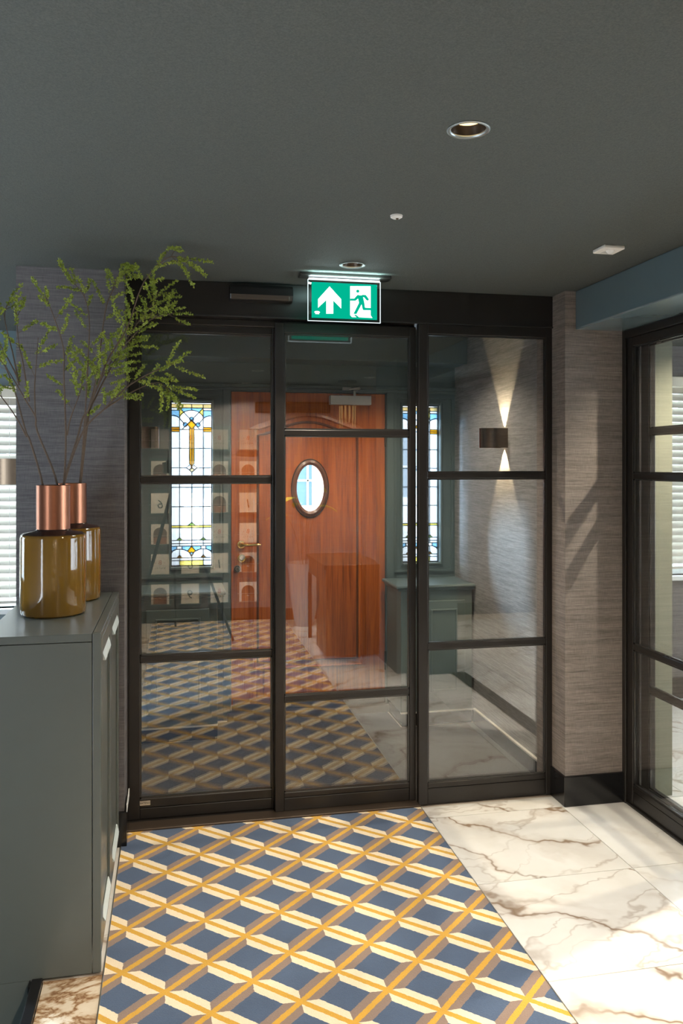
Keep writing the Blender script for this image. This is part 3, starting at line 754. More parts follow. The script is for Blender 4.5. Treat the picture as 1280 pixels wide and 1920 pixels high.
# lever handle, rosettes, night latch
toY = lambda x, y, z: (x, -z, y)
h_ = empty('unused', (0, 0, 0)); bpy.data.objects.remove(h_)
MB().lathe([(0, .022), (.012, .022), (.016, .014), (.024, .013), (.028, .006), (.028, 0)], (.411, DY, 1.081), 28, toY).build('handle_rose', M['brass'], dr, smooth=True)
MB().tube([(.411, DY-.01, 1.081), (.411, DY-.046, 1.081), (.425, DY-.056, 1.081), (.46, DY-.056, 1.080), (.50, DY-.054, 1.082), (.528, DY-.050, 1.081)], [.009, .009, .0095, .008, .009, .006], 12).build('lever_handle', M['brass'], dr, smooth=True)
MB().lathe([(0, .012), (.014, .012), (.017, .010), (.025, .010), (.027, .004), (.027, 0)], (.414, DY, .996), 28, toY).build('lock_rose', M['brass'], dr, smooth=True)
MB().lathe([(0, .020), (.014, .020), (.016, .012), (.016, .008)], (.417, DY, 1.0), 24, toY).build('lock_thumb', M['steel'], dr, smooth=True)
MB().lathe([(0, .022), (.010, .022), (.012, .012), (.020, .010), (.022, 0)], (.388, DY, .930), 20, toY).build('night_latch', M['darkbrass'], dr, smooth=True)
# door closer
cl = bx('door_closer', M['grey_plastic'], dr, .966, DY-.055, 1.955, 1.230, DY, 2.012, bevel=.003)
mb = MB().tube([(1.125, DY-.035, 2.012), (1.125, DY-.035, 2.045)], .009, 10); mb.tube([(1.125, DY-.035, 2.045), (1.145, DY-.085, 2.055)], .008, 8); mb.tube([(1.145, DY-.085, 2.058), (1.09, DY-.045, 2.052)], .007, 8)
mb.box(1.045, DY-.05, 2.046, 1.10, DY-.012, 2.064); mb.build('closer_arm', M['steel'], cl)

# ------------------------------------------------------------------ porch cupboards
def porch_cabinet(x0, x1, tx0, tx1, dx0, dx1, label, key=True):
    r = empty('porch_cabinet', ((x0+x1)/2, (4.75+YB)/2, 0), label, 'cabinet')
    bx('body', M['teal_wall'], r, x0, 4.75, .085, x1, YB-.03, .815, bevel=.004)
    bx('plinth', M['black_gloss'], r, x0+.01, 4.765, 0, x1, YB-.03, .085)
    bx('plinth_bead', M['grey_plastic'], r, x0, 4.747, .080, x1, 4.765, .09)
    bx('worktop', M['teal_wall'], r, tx0, 4.72, .832, tx1, YB-.03, .852, bevel=.008)
    bx('cornice', M['teal_wall'], r, max(tx0, x0-.02), 4.735, .815, min(tx1, x1+.02), YB-.03, .832, bevel=.005)
    d = bx('door', M['teal_wall'], r, dx0, 4.734, .16, dx1, 4.75, .755, bevel=.003)
    mb = MB(); rect_frame(mb, dx0+.05, dx1-.05, .21, .705, 4.727, 4.735, .012); mb.build('door_moulding', M['teal_wall'], d, bevel=.003)
    if not key: return
    MB().lathe([(0, .018), (.008, .016), (.010, .008), (.007, 0)], (dx0+.025, 4.734, .62), 16, toY).build('knob', M['steel'], d, smooth=True)
    k = MB().lathe([(.0085, -.0015), (.0085, .0015), (.005, .0015), (.005, -.0015), (.0085, -.0015)], (dx0+.025, 4.728, .585), 14, toY); k.box(dx0+.023, 4.7265, .55, dx0+.027, 4.7295, .578); k.build('key', M['steel'], d)
porch_cabinet(1.335, 1.785, 1.30, 1.797, 1.465, 1.735, 'teal painted porch cupboard under the leaded window right of the oak door')
porch_cabinet(-.215, .248, -.217, .295, -.15, .20, 'teal painted porch cupboard under the leaded window left of the oak door', False)

# ------------------------------------------------------------------ wall sconces
M['sled'] = emis('sconce_led', (1, .78, .5), 6)
def sconce(loc, nx, ny, label, power, ps=True):
    """loc on the wall, (nx,ny) outward normal"""
    r = empty('wall_sconce', loc, label, 'wall lamp')
    tx, ty = -ny, nx
    def P(o_, s_, z_): return (loc[0]+nx*o_+tx*s_, loc[1]+ny*o_+ty*s_, loc[2]+z_)
    H_ = .054; D_ = .148; hw = .052; n = 22; th = .003
    outer = []; 
    for k in range(n+1):
        a_ = PI*k/n
        outer.append((.034+(D_-.034)*math.sin(a_)**.85, hw*math.cos(a_)))
    outer = [(.002, hw)]+outer+[(.002, -hw)]
    mb = MB(); m_ = len(outer)
    inner = [(max(.002, o_-th*(1 if o_ > .05 else 0)), s_*(1-th/hw)) for o_, s_ in outer]
    for o_, s_ in outer: mb.v.append(P(o_, s_, -H_))
    for o_, s_ in outer: mb.v.append(P(o_, s_, H_))
    for o_, s_ in inner: mb.v.append(P(o_, s_, -H_))
    for o_, s_ in inner: mb.v.append(P(o_, s_, H_))
    for k in range(m_-1):
        mb.f.append((k, k+1, m_+k+1, m_+k)); mb.f.append((2*m_+k+1, 2*m_+k, 3*m_+k, 3*m_+k+1))
        mb.f.append((m_+k, m_+k+1, 3*m_+k+1, 3*m_+k)); mb.f.append((k+1, k, 2*m_+k, 2*m_+k+1))
    mb.build('shade', M['bronze'], r, smooth=True)
    # lid plates leaving a slot against the wall
    for z_ in (-H_+.006, H_-.006):
        pl = [(max(.045, o_*.985), s_*.96) for o_, s_ in outer if o_ > .034]
        MB().prism(pl, lambda a_, b_, d_: P(a_, b_, z_+d_), -.0015, .0015).build('cover_plate', M['bronze'], r)
    for z_ in (-.02, .02):
        MB().prism([(.006, -.03), (.04, -.03), (.04, .03), (.006, .03)], lambda a_, b_, d_: P(a_, b_, z_+d_), -.004, .004).build('lamp_board', M['sled'], r)
    if power:
        for sg_ in (1, -1):
            l = lamp('sconce_light', 'SPOT', P(.022, 0, sg_*.036), power, (1, .76, .46), r, spot_size=math.radians(64), spot_blend=.35, shadow_soft_size=.006)
            l.rotation_euler = (PI if sg_ > 0 else 0, 0, 0)
    return r
sconce((XPR, 4.285, 1.722), -1, 0, 'half-round brushed bronze wall lamp casting up and down beams on the porch wallpaper', 22.0)
sconce((XPL, 4.27, 1.712), 1, 0, 'half-round brushed bronze wall lamp on the porch side near the left leaded window', 2.5)
sconce((-.62, 3.66, 1.545), -1, 0, 'half-round brushed metal wall lamp on the far side of the dark wallpapered pier', 0)

# ------------------------------------------------------------------ recessed downlights and other ceiling fittings
M['led'] = emis('led_reflector', (1, .66, .28), 1.6)
def downlight(x, y, label, power, size=96, group=None, aim=None):
    r = empty('downlight', (x, y, CZ), label, 'downlight', group)
    MB().lathe([(DLR-.004, 0), (DLR-.002, -.003), (DLR+.003, -.004), (DLR+.006, -.002), (DLR+.006, .0005), (DLR-.004, .004), (DLR-.004, 0)], (x, y, CZ), 40, cap=False).build('trim_ring', M['chrome'], r, smooth=True)
    MB().lathe([(DLR-.004, .002), (.037, .016), (.032, .026), (.031, .030)], (x, y, CZ), 40, cap=False).build('baffle', M['baffle'], r, smooth=True, fixn=True)
    mb = MB().lathe([(.033, .0225), (.024, .020), (.012, .023), (0.0001, .024)], (x, y, CZ), 24, cap=False); mb.build('reflector', M['led'], r, smooth=True)
    l = lamp('downlight_beam', 'SPOT', (x, y, CZ+.006), power, WARM, r, spot_size=math.radians(size), spot_blend=.7, shadow_soft_size=.015)
    return r
downlight(*DL[0][:2], 'black recessed ceiling downlight with a glowing amber reflector', 31, 125)
downlight(*DL[1][:2], 'recessed ceiling downlight with a pale rim beside the exit sign', 24, 120)
downlight(*DL[2][:2], 'recessed ceiling downlight over the carpet beside the dark wooden desk', 78, 140)
downlight(*DL[3][:2], 'recessed ceiling downlight over the carpet by the leaflet wall', 100, 140)
downlight(*DL[4][:2], 'recessed ceiling downlight in the side room beyond the glass partition', 130, 130)
downlight(*DL[5][:2], 'recessed ceiling downlight in the side room near the teal column', 28, 135)
downlight(*DL[6][:2], 'recessed ceiling downlight above the dark wooden desk', 70, 135)
downlight(*DL[7][:2], 'recessed porch ceiling downlight on the handle side of the oak door', 30, 125)
downlight(*DL[8][:2], 'recessed porch ceiling downlight on the hinge side of the oak door', 30, 125)
sc = empty('sprinkler_cover', (.703, 2.555, CZ), 'small flat white round cover plate on the ceiling between the two downlights', 'ceiling plate')
MB().lathe([(.0001, -.010), (.012, -.010), (.019, -.006), (.020, 0)], (.703, 2.555, CZ), 28).build('cover', M['white'], sc, smooth=True)
MB().lathe([(.0001, -.014), (.004, -.013), (.005, -.010)], (.705, 2.553, CZ), 12).build('screw', M['darkbrass'], sc)
pd = empty('presence_detector', (1.575, 2.775, CZ), 'square white presence detector on the ceiling near the slate blue beam', 'detector')
bx('housing', M['white_plastic'], pd, 1.533, 2.733, CZ-.014, 1.617, 2.818, CZ, bevel=.004)
MB().lathe([(.0001, -.026), (.008, -.024), (.014, -.018), (.016, -.013)], (1.575, 2.765, CZ), 20).build('lens', M['white'], pd, smooth=True)
MB().prism([(-.02, 0), (.02, 0), (.014, -.028), (-.014, -.028)], lambda a_, b_, d_: (1.575+a_, 2.80+b_, CZ-.0145+d_), -.0008, .0008).build('sensor_window', M['grey_plastic'], pd)

# ------------------------------------------------------------------ emergency exit sign
ES = empty('exit_sign', (.715, 3.40, CZ), 'green edge-lit emergency exit sign with white arrow and running figure hanging below the ceiling', 'exit sign')
bx('ceiling_plate', M['black'], ES, .515, 3.365, CZ-.014, .905, 3.435, CZ, bevel=.003)
sx0, sx1, sz0, sz1, sy = .552, .864, 2.178, 2.352, 3.40
bx('acrylic_panel', M['acrylic'], ES, sx0, sy-.003, sz0, sx1, sy+.003, sz1)
mb = MB(); rect_frame(mb, sx0-.001, sx1+.001, sz0-.001, sz1, sy-.0032, sy+.0032, .0018); mb.build('lit_edge', emis('lit_acrylic_edge', (.75, .92, .95), .8), ES)
gx0, gx1, gz0, gz1 = .567, .849, 2.190, 2.340
M['sgreen'] = emis('lit_green_print', (.0, .36, .22), .68); M['swhite'] = emis('lit_white_print', (.90, 1.0, .98), 1.15)
bx('green_field', M['sgreen'], ES, gx0, sy-.0040, gz0, gx1, sy-.0032, gz1)
bx('led_strip', emis('led_strip_light', (.80, .95, 1.0), 4), ES, .556, sy-.006, 2.3535, .860, sy+.006, 2.3565)
GW, GH = gx1-gx0, gz1-gz0
def sgn(a_, b_, d_): return (gx0+(a_-103)/987*GW, sy-.0042-d_, gz1-(b_-135-(a_-103)*.042)/557*GH)
MB().prism([(370, 205), (545, 405), (545, 552), (425, 425), (425, 632), (320, 632), (320, 420), (198, 540), (198, 405)], lambda a_, b_, d_: sgn(a_, b_-(370-a_)*.042*0, d_), 0, .0004).build('arrow', M['swhite'], ES)
MB().prism([(680, 200), (992, 200), (992, 660), (1020, 702), (815, 690), (770, 650), (735, 650), (775, 690), (710, 688), (680, 655)], sgn, 0, .0004).build('doorway', M['swhite'], ES)
fg = MB()
def sg2(a_, b_, d_): p_ = sgn(a_, b_, d_); return (p_[0], p_[1]-.0006, p_[2])
fg.prism([(795+24*math.cos(2*PI*k/14), 280+24*math.sin(2*PI*k/14)) for k in range(14)], sg2, 0, .0004)
for pl in ([(790, 345), (870, 345), (895, 460), (850, 480), (815, 470), (800, 400)], [(680, 396), (742, 396), (790, 338), (815, 340), (828, 368), (762, 430), (680, 430)], [(858, 336), (918, 340), (966, 408), (948, 432), (922, 414), (890, 374), (860, 374)],
           [(815, 460), (862, 470), (775, 640), (730, 636)], [(848, 460), (892, 440), (905, 540), (1000, 545), (1030, 580), (880, 578), (868, 560)]):
    fg.prism(pl, sg2, 0, .0004)
fg.build('running_figure', M['sgreen'], ES)
mb = MB(); ring(mb, 0, 0, .9, .6, 1.0, 1.0, 0, 0, 24)
lg = text_mesh('BBC', .008, lambda a_, b_, d_: (.5905+a_, sy-.0046-d_, 2.2135+b_), .0003); lg.build('maker_mark', M['sgreen'], ES)
MB().prism([(.012*math.cos(2*PI*k/20), .0052*math.sin(2*PI*k/20)) for k in range(20)], lambda a_, b_, d_: (.5905+a_, sy-.0042-d_, 2.2135+b_), 0, .0002).box(.582, sy-.0044, 2.2055, .599, sy-.0042, 2.2068).build('maker_oval', M['swhite'], ES)
l = lamp('exit_sign_strip', 'AREA', (.71, sy-.014, 2.3585), 1.2, (.75, .95, 1.0), ES, shape='RECTANGLE', size=.30, size_y=.012)
l.rotation_euler = (math.radians(-12), 0, 0)
l = lamp('exit_sign_uplight', 'AREA', (.71, sy-.045, 2.345), .55, (.62, .98, .95), ES, shape='RECTANGLE', size=.30, size_y=.012)
l.rotation_euler = (math.radians(180-40), 0, 0)

# ------------------------------------------------------------------ sideboard
M['grip'] = simple('grip_highlight_pale', (.62, .70, .70), .3)  # highlight on the grip bevels, put into a pale colour
SB = empty('sideboard', (-.394, 3.06, 0), 'tall teal grey lacquered sideboard carrying two copper-necked vases', 'sideboard')
X0, X1, YA, YE, ZT = -.571, -.219, 2.632, 3.488, 1.052
bx('end_panel', M['teal'], SB, X0, YA, .006, X1-.027, YA+.02, ZT-.026, bevel=.0015)
bx('end_panel', M['teal'], SB, X0, YE-.02, .045, X1-.027, YE, ZT-.026, bevel=.0015)
bx('carcass', M['teal'], SB, X0+.004, YA+.022, .045, X1-.03, YE-.022, ZT-.03)
bx('top', M['teal'], SB, X0, YA, ZT-.024, X1-.027, YE, ZT, bevel=.0015)
bx('front_stile', M['teal'], SB, X1-.025, YA, .006, X1, YA+.022, ZT, bevel=.0015)
bx('plinth', M['teal'], SB, X0+.03, YA+.03, 0, X1-.06, YE-.01, .045)
bx('lower_end_panel', M['teal'], SB, X0, YA-.0005, -.60, -.4295, YA+.018, .006)
bx('top_edge', M['teal'], SB, X1-.025, YA+.024, ZT-.02, X1, YE, ZT, bevel=.0015)
for y0, y1 in ((YA+.025, 3.055), (3.060, YE-.003)):
    d = MB().box(X1-.024, y0, .055, X1-.008, y1, ZT-.024).build('door', M['teal'], SB)
    mb = MB(); X = X1-.008
    mb.box(X, y0, .055, X+.008, y0+.055, ZT-.024); mb.box(X, y1-.055, .055, X+.008, y1, ZT-.024); mb.box(X, y0+.055, .055, X+.008, y1-.055, .12); mb.box(X, y0+.055, ZT-.075, X+.008, y1-.055, ZT-.024)
    mb.build('door_frame', M['teal'], d, bevel=.0015)
    for z0_, z1_ in ((ZT-.108, ZT-.078), (.105, .130)):
        MB().prism([(y0+.07, z1_), (y1-.07, z1_), (y1-.085, z0_), (y0+.085, z0_)], lambda a_, b_, d_: (X1-.006+d_*(1 if b_ < (z0_+z1_)/2 else .25), a_, b_), 0, .012).build('finger_grip', M['grip'], d)

# ------------------------------------------------------------------ vases and branches
def vase(cx, cy, label):
    r = empty('vase', (cx, cy, ZT), label, 'vase')
    R = .1095
    MB().lathe([(.0001, .001), (R-.008, .001), (R-.002, .006), (R, .014), (R+.001, .14), (R, .268), (R-.002, .276), (R-.006, .280), (R-.008, .279)], (cx, cy, ZT), 64).build('body', M['glaze'], r, smooth=True)
    MB().lathe([(R-.004, .2785), (R-.012, .284), (.062, .291), (.057, .296), (.055, .30)], (cx, cy, ZT), 64).build('shoulder', M['glaze_dark'], r, smooth=True)
    MB().lathe([(.058, .289), (.0565, .296), (.0565, .449), (.0555, .450), (.0535, .449), (.0535, .300), (.0001, .298)], (cx, cy, ZT), 64).build('neck', M['copper'], r, smooth=True)
VA, VB = (-.412, 3.02), (-.388, 3.335)
vase(*VA, 'mustard glazed vase with brushed copper neck at the front of the sideboard')
vase(*VB, 'mustard glazed vase with brushed copper neck standing behind the other by the dark wallpapered pier')

def smooth_path(pts, n=5):
    out = []
    P = [pts[0]]+list(pts)+[pts[-1]]
    for i in range(1, len(P)-2):
        for k in range(n):
            t = k/n; p0, p1, p2, p3 = P[i-1], P[i], P[i+1], P[i+2]
            out.append(tuple(.5*((2*p1[j])+(-p0[j]+p2[j])*t+(2*p0[j]-5*p1[j]+4*p2[j]-p3[j])*t*t+(-p0[j]+3*p1[j]-3*p2[j]+p3[j])*t**3) for j in range(3)))
    out.append(tuple(pts[-1])); return out
def leaf_quad(mb, p, d, ln, wd):
    d = d.normalized(); a_ = d.orthogonal().normalized()
    a_ = (Matrix.Rotation(rnd.uniform(0, 2*PI), 3, d) @ a_); up = d.cross(a_)*.25*ln
    n = len(mb.v)
    mb.v += [tuple(p), tuple(p+d*ln*.5+a_*wd+up*.3), tuple(p+d*ln+up), tuple(p+d*ln*.5-a_*wd+up*.3)]
    mb.f.append((n, n+1, n+2, n+3))
def spray(stem, lv, p0, d0, ln, leafy=.75):
    """a thin twig ending in a dense tail of tiny leaves"""
    p = Vector(p0); d = Vector(d0).normalized(); pts = [p.copy()]; n = 9
    side = Vector((rnd.uniform(-1, 1), rnd.uniform(-1, 1), rnd.uniform(-.6, .3)))*.10
    for i in range(n):
        d = (d+side*(i/n)+Vector((rnd.uniform(-.06, .06), rnd.uniform(-.06, .06), rnd.uniform(-.06, .05)))).normalized()
        p = p+d*ln/n
        if p.z > 2.345: p.z = 2.345
        if p.y > 3.47: p.y = 3.47
        pts.append(p.copy())
    stem.tube(pts, [.0012*(1-.5*i/n) for i in range(n+1)], 4, cap=False)
    st = int((1-leafy)*n)
    for i in range(st, n):
        for k in range(int(7*ln/.10)+3):
            t = rnd.random(); q = pts[i].lerp(pts[i+1], t)
            dd = (d*rnd.uniform(.2, .8)+Vector((rnd.gauss(0, .6), rnd.gauss(0, .6), rnd.gauss(0, .6))))
            leaf_quad(lv, q, dd, rnd.uniform(.0075, .0125), rnd.uniform(.0024, .0040))
GB = 'green leafy branches in the copper-necked vases'
def branch(paths, depth, vc, label, ntw, yspread=.12, start=.42):
    base = paths[0][0]
    r = empty('leafy_branch', (vc[0], vc[1], ZT+.30), label, 'branch', None)
    st = MB(); lv = MB()
    for pi, path in enumerate(paths):
        n = len(path); pts = []
        y0 = depth
        ye = depth+rnd.uniform(-yspread, yspread*.6)
        if pi > 0: y0 = ybase(path[0], first)
        for i, (x_, z_) in enumerate(path):
            t = i/(n-1); pts.append((x_, y0+(ye-y0)*t, z_))
        if pi == 0:
            # reach down into the neck
            bx0 = vc[0]+max(-.035, min(.035, (pts[0][0]-vc[0])))
            pts = [(bx0*.6+vc[0]*.4, vc[1], ZT+.305)]+[(bx0, vc[1], ZT+.45)]+pts[1:]
        sp_ = smooth_path(pts, 6); m_ = len(sp_)
        r0 = .0042 if pi == 0 else .0028
        st.tube(sp_, [r0*(1-.78*i/(m_-1))+.0004 for i in range(m_)], 6)
        if pi == 0: first = sp_
        for k in range(ntw if pi == 0 else max(3, ntw//2)):
            t = start+(1-start)*(k+rnd.random()*.7)/(ntw if pi == 0 else max(3, ntw//2)); t = min(t, .97)
            i = int(t*(m_-1)); q = Vector(sp_[i]); tg = (Vector(sp_[min(i+1, m_-1)])-Vector(sp_[i-1])).normalized()
            sd = tg.orthogonal(); sd = Matrix.Rotation(rnd.uniform(0, 2*PI), 3, tg) @ sd; sd.y *= .6
            spray(st, lv, q, tg*1.0+sd*rnd.uniform(.7, 1.15), rnd.uniform(.065, .135), rnd.uniform(.6, .9))
        q = Vector(sp_[-1]); tg = (q-Vector(sp_[-3])).normalized()
        spray(st, lv, Vector(sp_[-4]), tg+Vector((rnd.uniform(-.3, .3), 0, rnd.uniform(-.1, .2))), .10, .9)
    st.build('stem', M['bark'], r, smooth=True, fixn=False)
    lv.build('leaves', M['leaf'], r, kind='stuff', fixn=False)
def ybase(p, sp_):
    return min(sp_, key=lambda s_: (s_[0]-p[0])**2+(s_[2]-p[1])**2)[1]
SN = {
'B1': [(-0.45, 1.497), (-0.489, 1.654), (-0.503, 1.69), (-0.537, 1.826), (-0.563, 1.9), (-0.593, 1.972), (-0.618, 2.041)],
'B1b': [(-0.5, 1.669), (-0.539, 1.748), (-0.593, 1.827), (-0.628, 1.882)],
'B1c': [(-0.521, 1.858), (-0.549, 1.921), (-0.593, 2.01), (-0.614, 2.078)],
'B2': [(-0.398, 1.496), (-0.464, 1.687), (-0.469, 1.739), (-0.502, 1.801), (-0.544, 1.88), (-0.576, 1.93)],
'B2b': [(-0.469, 1.739), (-0.469, 1.829), (-0.464, 1.886), (-0.453, 2.008)],
'B2c': [(-0.487, 1.791), (-0.509, 1.934), (-0.519, 1.98), (-0.532, 2.116)],
'B2d': [(-0.519, 1.847), (-0.54, 1.953), (-0.569, 2.08), (-0.555, 2.142)],
'B3': [(-0.371, 1.496), (-0.369, 1.661), (-0.373, 1.873), (-0.373, 1.979), (-0.403, 2.085), (-0.427, 2.147)],
'B3b': [(-0.365, 1.676), (-0.353, 1.735), (-0.322, 1.821), (-0.311, 1.87)],
'B4': [(-0.378, 1.496), (-0.333, 1.665), (-0.313, 1.741), (-0.291, 1.774), (-0.23, 1.941), (-0.162, 2.061), (-0.104, 2.225), (-0.019, 2.318), (0.038, 2.311)],
'B5': [(-0.367, 1.496), (-0.313, 1.688), (-0.239, 1.769), (-0.156, 1.85), (-0.066, 1.904), (0.01, 1.935)],
'B5b': [(-0.239, 1.769), (-0.141, 1.835), (-0.057, 1.87), (-0.013, 1.838)],
'B6': [(-0.357, 1.489), (-0.345, 1.622), (-0.335, 1.757), (-0.323, 1.96), (-0.317, 2.137), (-0.341, 2.23), (-0.385, 2.273)],
'B7': [(-0.345, 1.489), (-0.329, 1.757), (-0.295, 1.903), (-0.261, 2.166), (-0.233, 2.25), (-0.215, 2.30), (-0.195, 2.325)],
'B8': [(-0.351, 1.489), (-0.325, 1.757), (-0.295, 1.845), (-0.227, 1.986), (-0.16, 2.107), (-0.083, 2.22), (-0.05, 2.27)],
'B9': [(-0.355, 1.489), (-0.319, 1.784), (-0.255, 1.952), (-0.175, 2.058), (-0.093, 2.145), (0.002, 2.18)],
}
g = SN
branch([g['B1'], g['B1b'], g['B1c']], 3.03, VA, 'forked leafy branch of the front vase leaning out towards the window blind', 6, .08, .55)
branch([g['B2'], g['B2b'], g['B2c'], g['B2d']], 3.03, VA, 'leafy branch of the front vase splitting into upright twigs before the pier edge', 5, .08, .6)
branch([g['B3'], g['B3b']], 3.03, VA, 'straight upright leafy branch of the front vase before the dark wallpaper', 9, .1, .45)
branch([g['B4']], 3.03, VA, 'longest leafy branch of the front vase arching up to the ceiling before the black header', 24, .12, .5)
branch([g['B5'], g['B5b']], 3.03, VA, 'low leafy branch of the front vase reaching over the glass door', 16, .12, .5)
branch([g['B6']], 3.33, VB, 'upright leafy branch of the rear vase bending towards the window at its tip', 14, .1, .42)
branch([g['B7']], 3.33, VB, 'tallest straight leafy branch of the rear vase touching the ceiling', 16, .1, .4)
branch([g['B8']], 3.33, VB, 'dense leafy branch of the rear vase rising before the pier corner', 24, .12, .42)
branch([g['B9']], 3.33, VB, 'dense leafy branch of the rear vase spreading sideways over the door header', 24, .12, .42)

# ------------------------------------------------------------------ behind the camera: leaflet wall, desk, urn, tripod (seen as reflections)
YW = -.93
holder_me = {}
cols = [-.13, .165, .455, .745]; rows = [1.85, 1.53, 1.21, .90, .60, .30]
kinds = [['blank', 'hotel', 'hotel', 'hotel'], ['arch', 'arch', 'arch', 'arch'], ['6', 'hotel', 'arch', '1'], ['arch', 'arch', 'hotel', 'hotel'], ['hotel', '6', '1', 'arch'], ['arch', '9', 'hotel', 'arch']]
COLN = ['nearest the white door', 'second from the white door', 'third from the white door', 'farthest from the white door']
LBL = {'blank': 'plain grey card', 'hotel': 'ivory card with red B and HOTEL', 'arch': 'ivory card with a dark arched photograph', '6': 'ivory card printed with a black 6', '1': 'ivory card printed with a black 1', '9': 'ivory card printed with a black 9'}
ROWN = ['top', 'second', 'third', 'fourth', 'fifth', 'bottom']
for j, z_ in enumerate(rows):
    for i, x_ in enumerate(cols):
        h = empty('card_holder', (x_, YW, z_), 'teal wall card holder, %s row, %s' % (ROWN[j], COLN[i]), 'card holder', 'card holders on the leaflet wall')
        def shared(nm, mb_, mat):
            if nm not in holder_me: holder_me[nm] = mb_.build(nm, mat, h, org=(0, 0, 0)).data
            else:
                o = bpy.data.objects.new(nm, holder_me[nm]); COL.objects.link(o); o.parent = h
        shared('backing', MB().box(-.11, 0, -.135, .11, .010, .12), M['teal_wall'])
        shared('rail', MB().tube([(-.105, .012, -.03), (-.10, .034, -.03), (.10, .034, -.03), (.105, .012, -.03)], .002, 6), M['steel'])
        shared('ledge', MB().box(-.105, .010, -.125, .105, .034, -.118), M['teal_wall'])
        k = kinds[j][i]
        c_ = empty('leaflet', (x_, YW+.014, z_-.115), '%s, %s row, %s' % (LBL[k], ROWN[j], COLN[i]), 'card', 'leaflets on the rear wall')
        rot = rnd.uniform(-.03, .03)
        bx('sheet', M['paper_grey'] if k == 'blank' else M['paper'], c_, x_-.088, YW+.0145, z_-.115, x_+.088, YW+.017, z_+.085)
        fnb = lambda a_, b_, d_: (x_-a_, YW+.0175+d_, z_+b_)
        if k == 'hotel':
            text_mesh('B', .06, lambda a_, b_, d_: fnb(a_, b_+.0, d_)).build('letter', M['redprint'], c_)
            for off in (-.045, .045): MB().prism([(.004*math.cos(2*PI*q_/8), .004*math.sin(2*PI*q_/8)) for q_ in range(8)], lambda a_, b_, d_: fnb(a_+off, b_, d_), 0, .0005).build('dot', M['redprint'], c_)
            text_mesh('H O T E L', .024, lambda a_, b_, d_: fnb(a_, b_-.055, d_)).build('lettering', M['blackprint'], c_)
        elif k == 'arch':
            pl = [(.066*math.cos(PI*q_/16), -.01+.062*math.sin(PI*q_/16)) for q_ in range(17)]
            MB().prism(pl+[(-.066, -.05), (.066, -.05)], fnb, 0, .0005).build('photo', M['arch_photo'], c_)
            MB().prism([(-.066, -.112), (.066, -.112), (.066, -.052), (.03, -.045), (.0, -.058), (-.03, -.047), (-.066, -.05)], fnb, 0, .0006).build('photo', M['arch_photo2'], c_)
        elif k != 'blank':
            text_mesh(k, .125, lambda a_, b_, d_: fnb(a_+b_*.15, b_-.03, d_)).build('numeral', M['blackprint'], c_)
# white panelled door in the hall side wall
wd = empty('door_7', (-.424, -.45, 0), kind='structure')
bx('door_leaf', M['white'], wd, -.43, -.86, .01, -.40, -.02, 2.18)
for z0_, z1_ in ((.12, .60), (.72, 1.28), (1.36, 2.10)):
    mb = MB()
    for q in ((-.78, z0_, -.74, z1_), (-.14, z0_, -.10, z1_), (-.74, z0_, -.14, z0_+.04), (-.74, z1_-.04, -.14, z1_)): mb.box(-.40, q[0], q[1], -.385, q[2], q[3])
    mb.build('panel_moulding', M['white'], wd, bevel=.005)
MB().tube([(-.40, -.12, 1.02), (-.35, -.12, 1.02), (-.345, -.2, 1.02)], .009, 8).build('lever_handle', M['steel'], wd, smooth=True)
# air grille in the rear wall
vg = empty('air_grille', (1.2, YW, 2.16), 'bronze slatted air grille high on the rear wall', 'grille')
mb = MB(); rect_frame(mb, .82, 1.58, 2.11, 2.22, YW, YW+.012, .012); mb.build('frame', M['bronze'], vg)
for k in range(7): bx('slat', M['bronze'], vg, .832, YW+.002, 2.125+k*.0125, 1.568, YW+.010, 2.131+k*.0125)
# desk
dk = empty('desk', (1.45, .40, 0), 'dark stained wooden desk with slim front legs beside the teal column', 'desk')
bx('desk_top', M['darkwood'], dk, 1.19, -.05, .73, 1.68, .88, .765, bevel=.004)
bx('pedestal', M['darkwood'], dk, 1.205, .42, .03, 1.66, .87, .73, bevel=.003)
bx('apron', M['darkwood'], dk, 1.21, -.03, .60, 1.66, .42, .73, bevel=.003)
for x_ in (1.205, 1.635): bx('leg', M['darkwood'], dk, x_, -.03, 0, x_+.03, 0, .60)
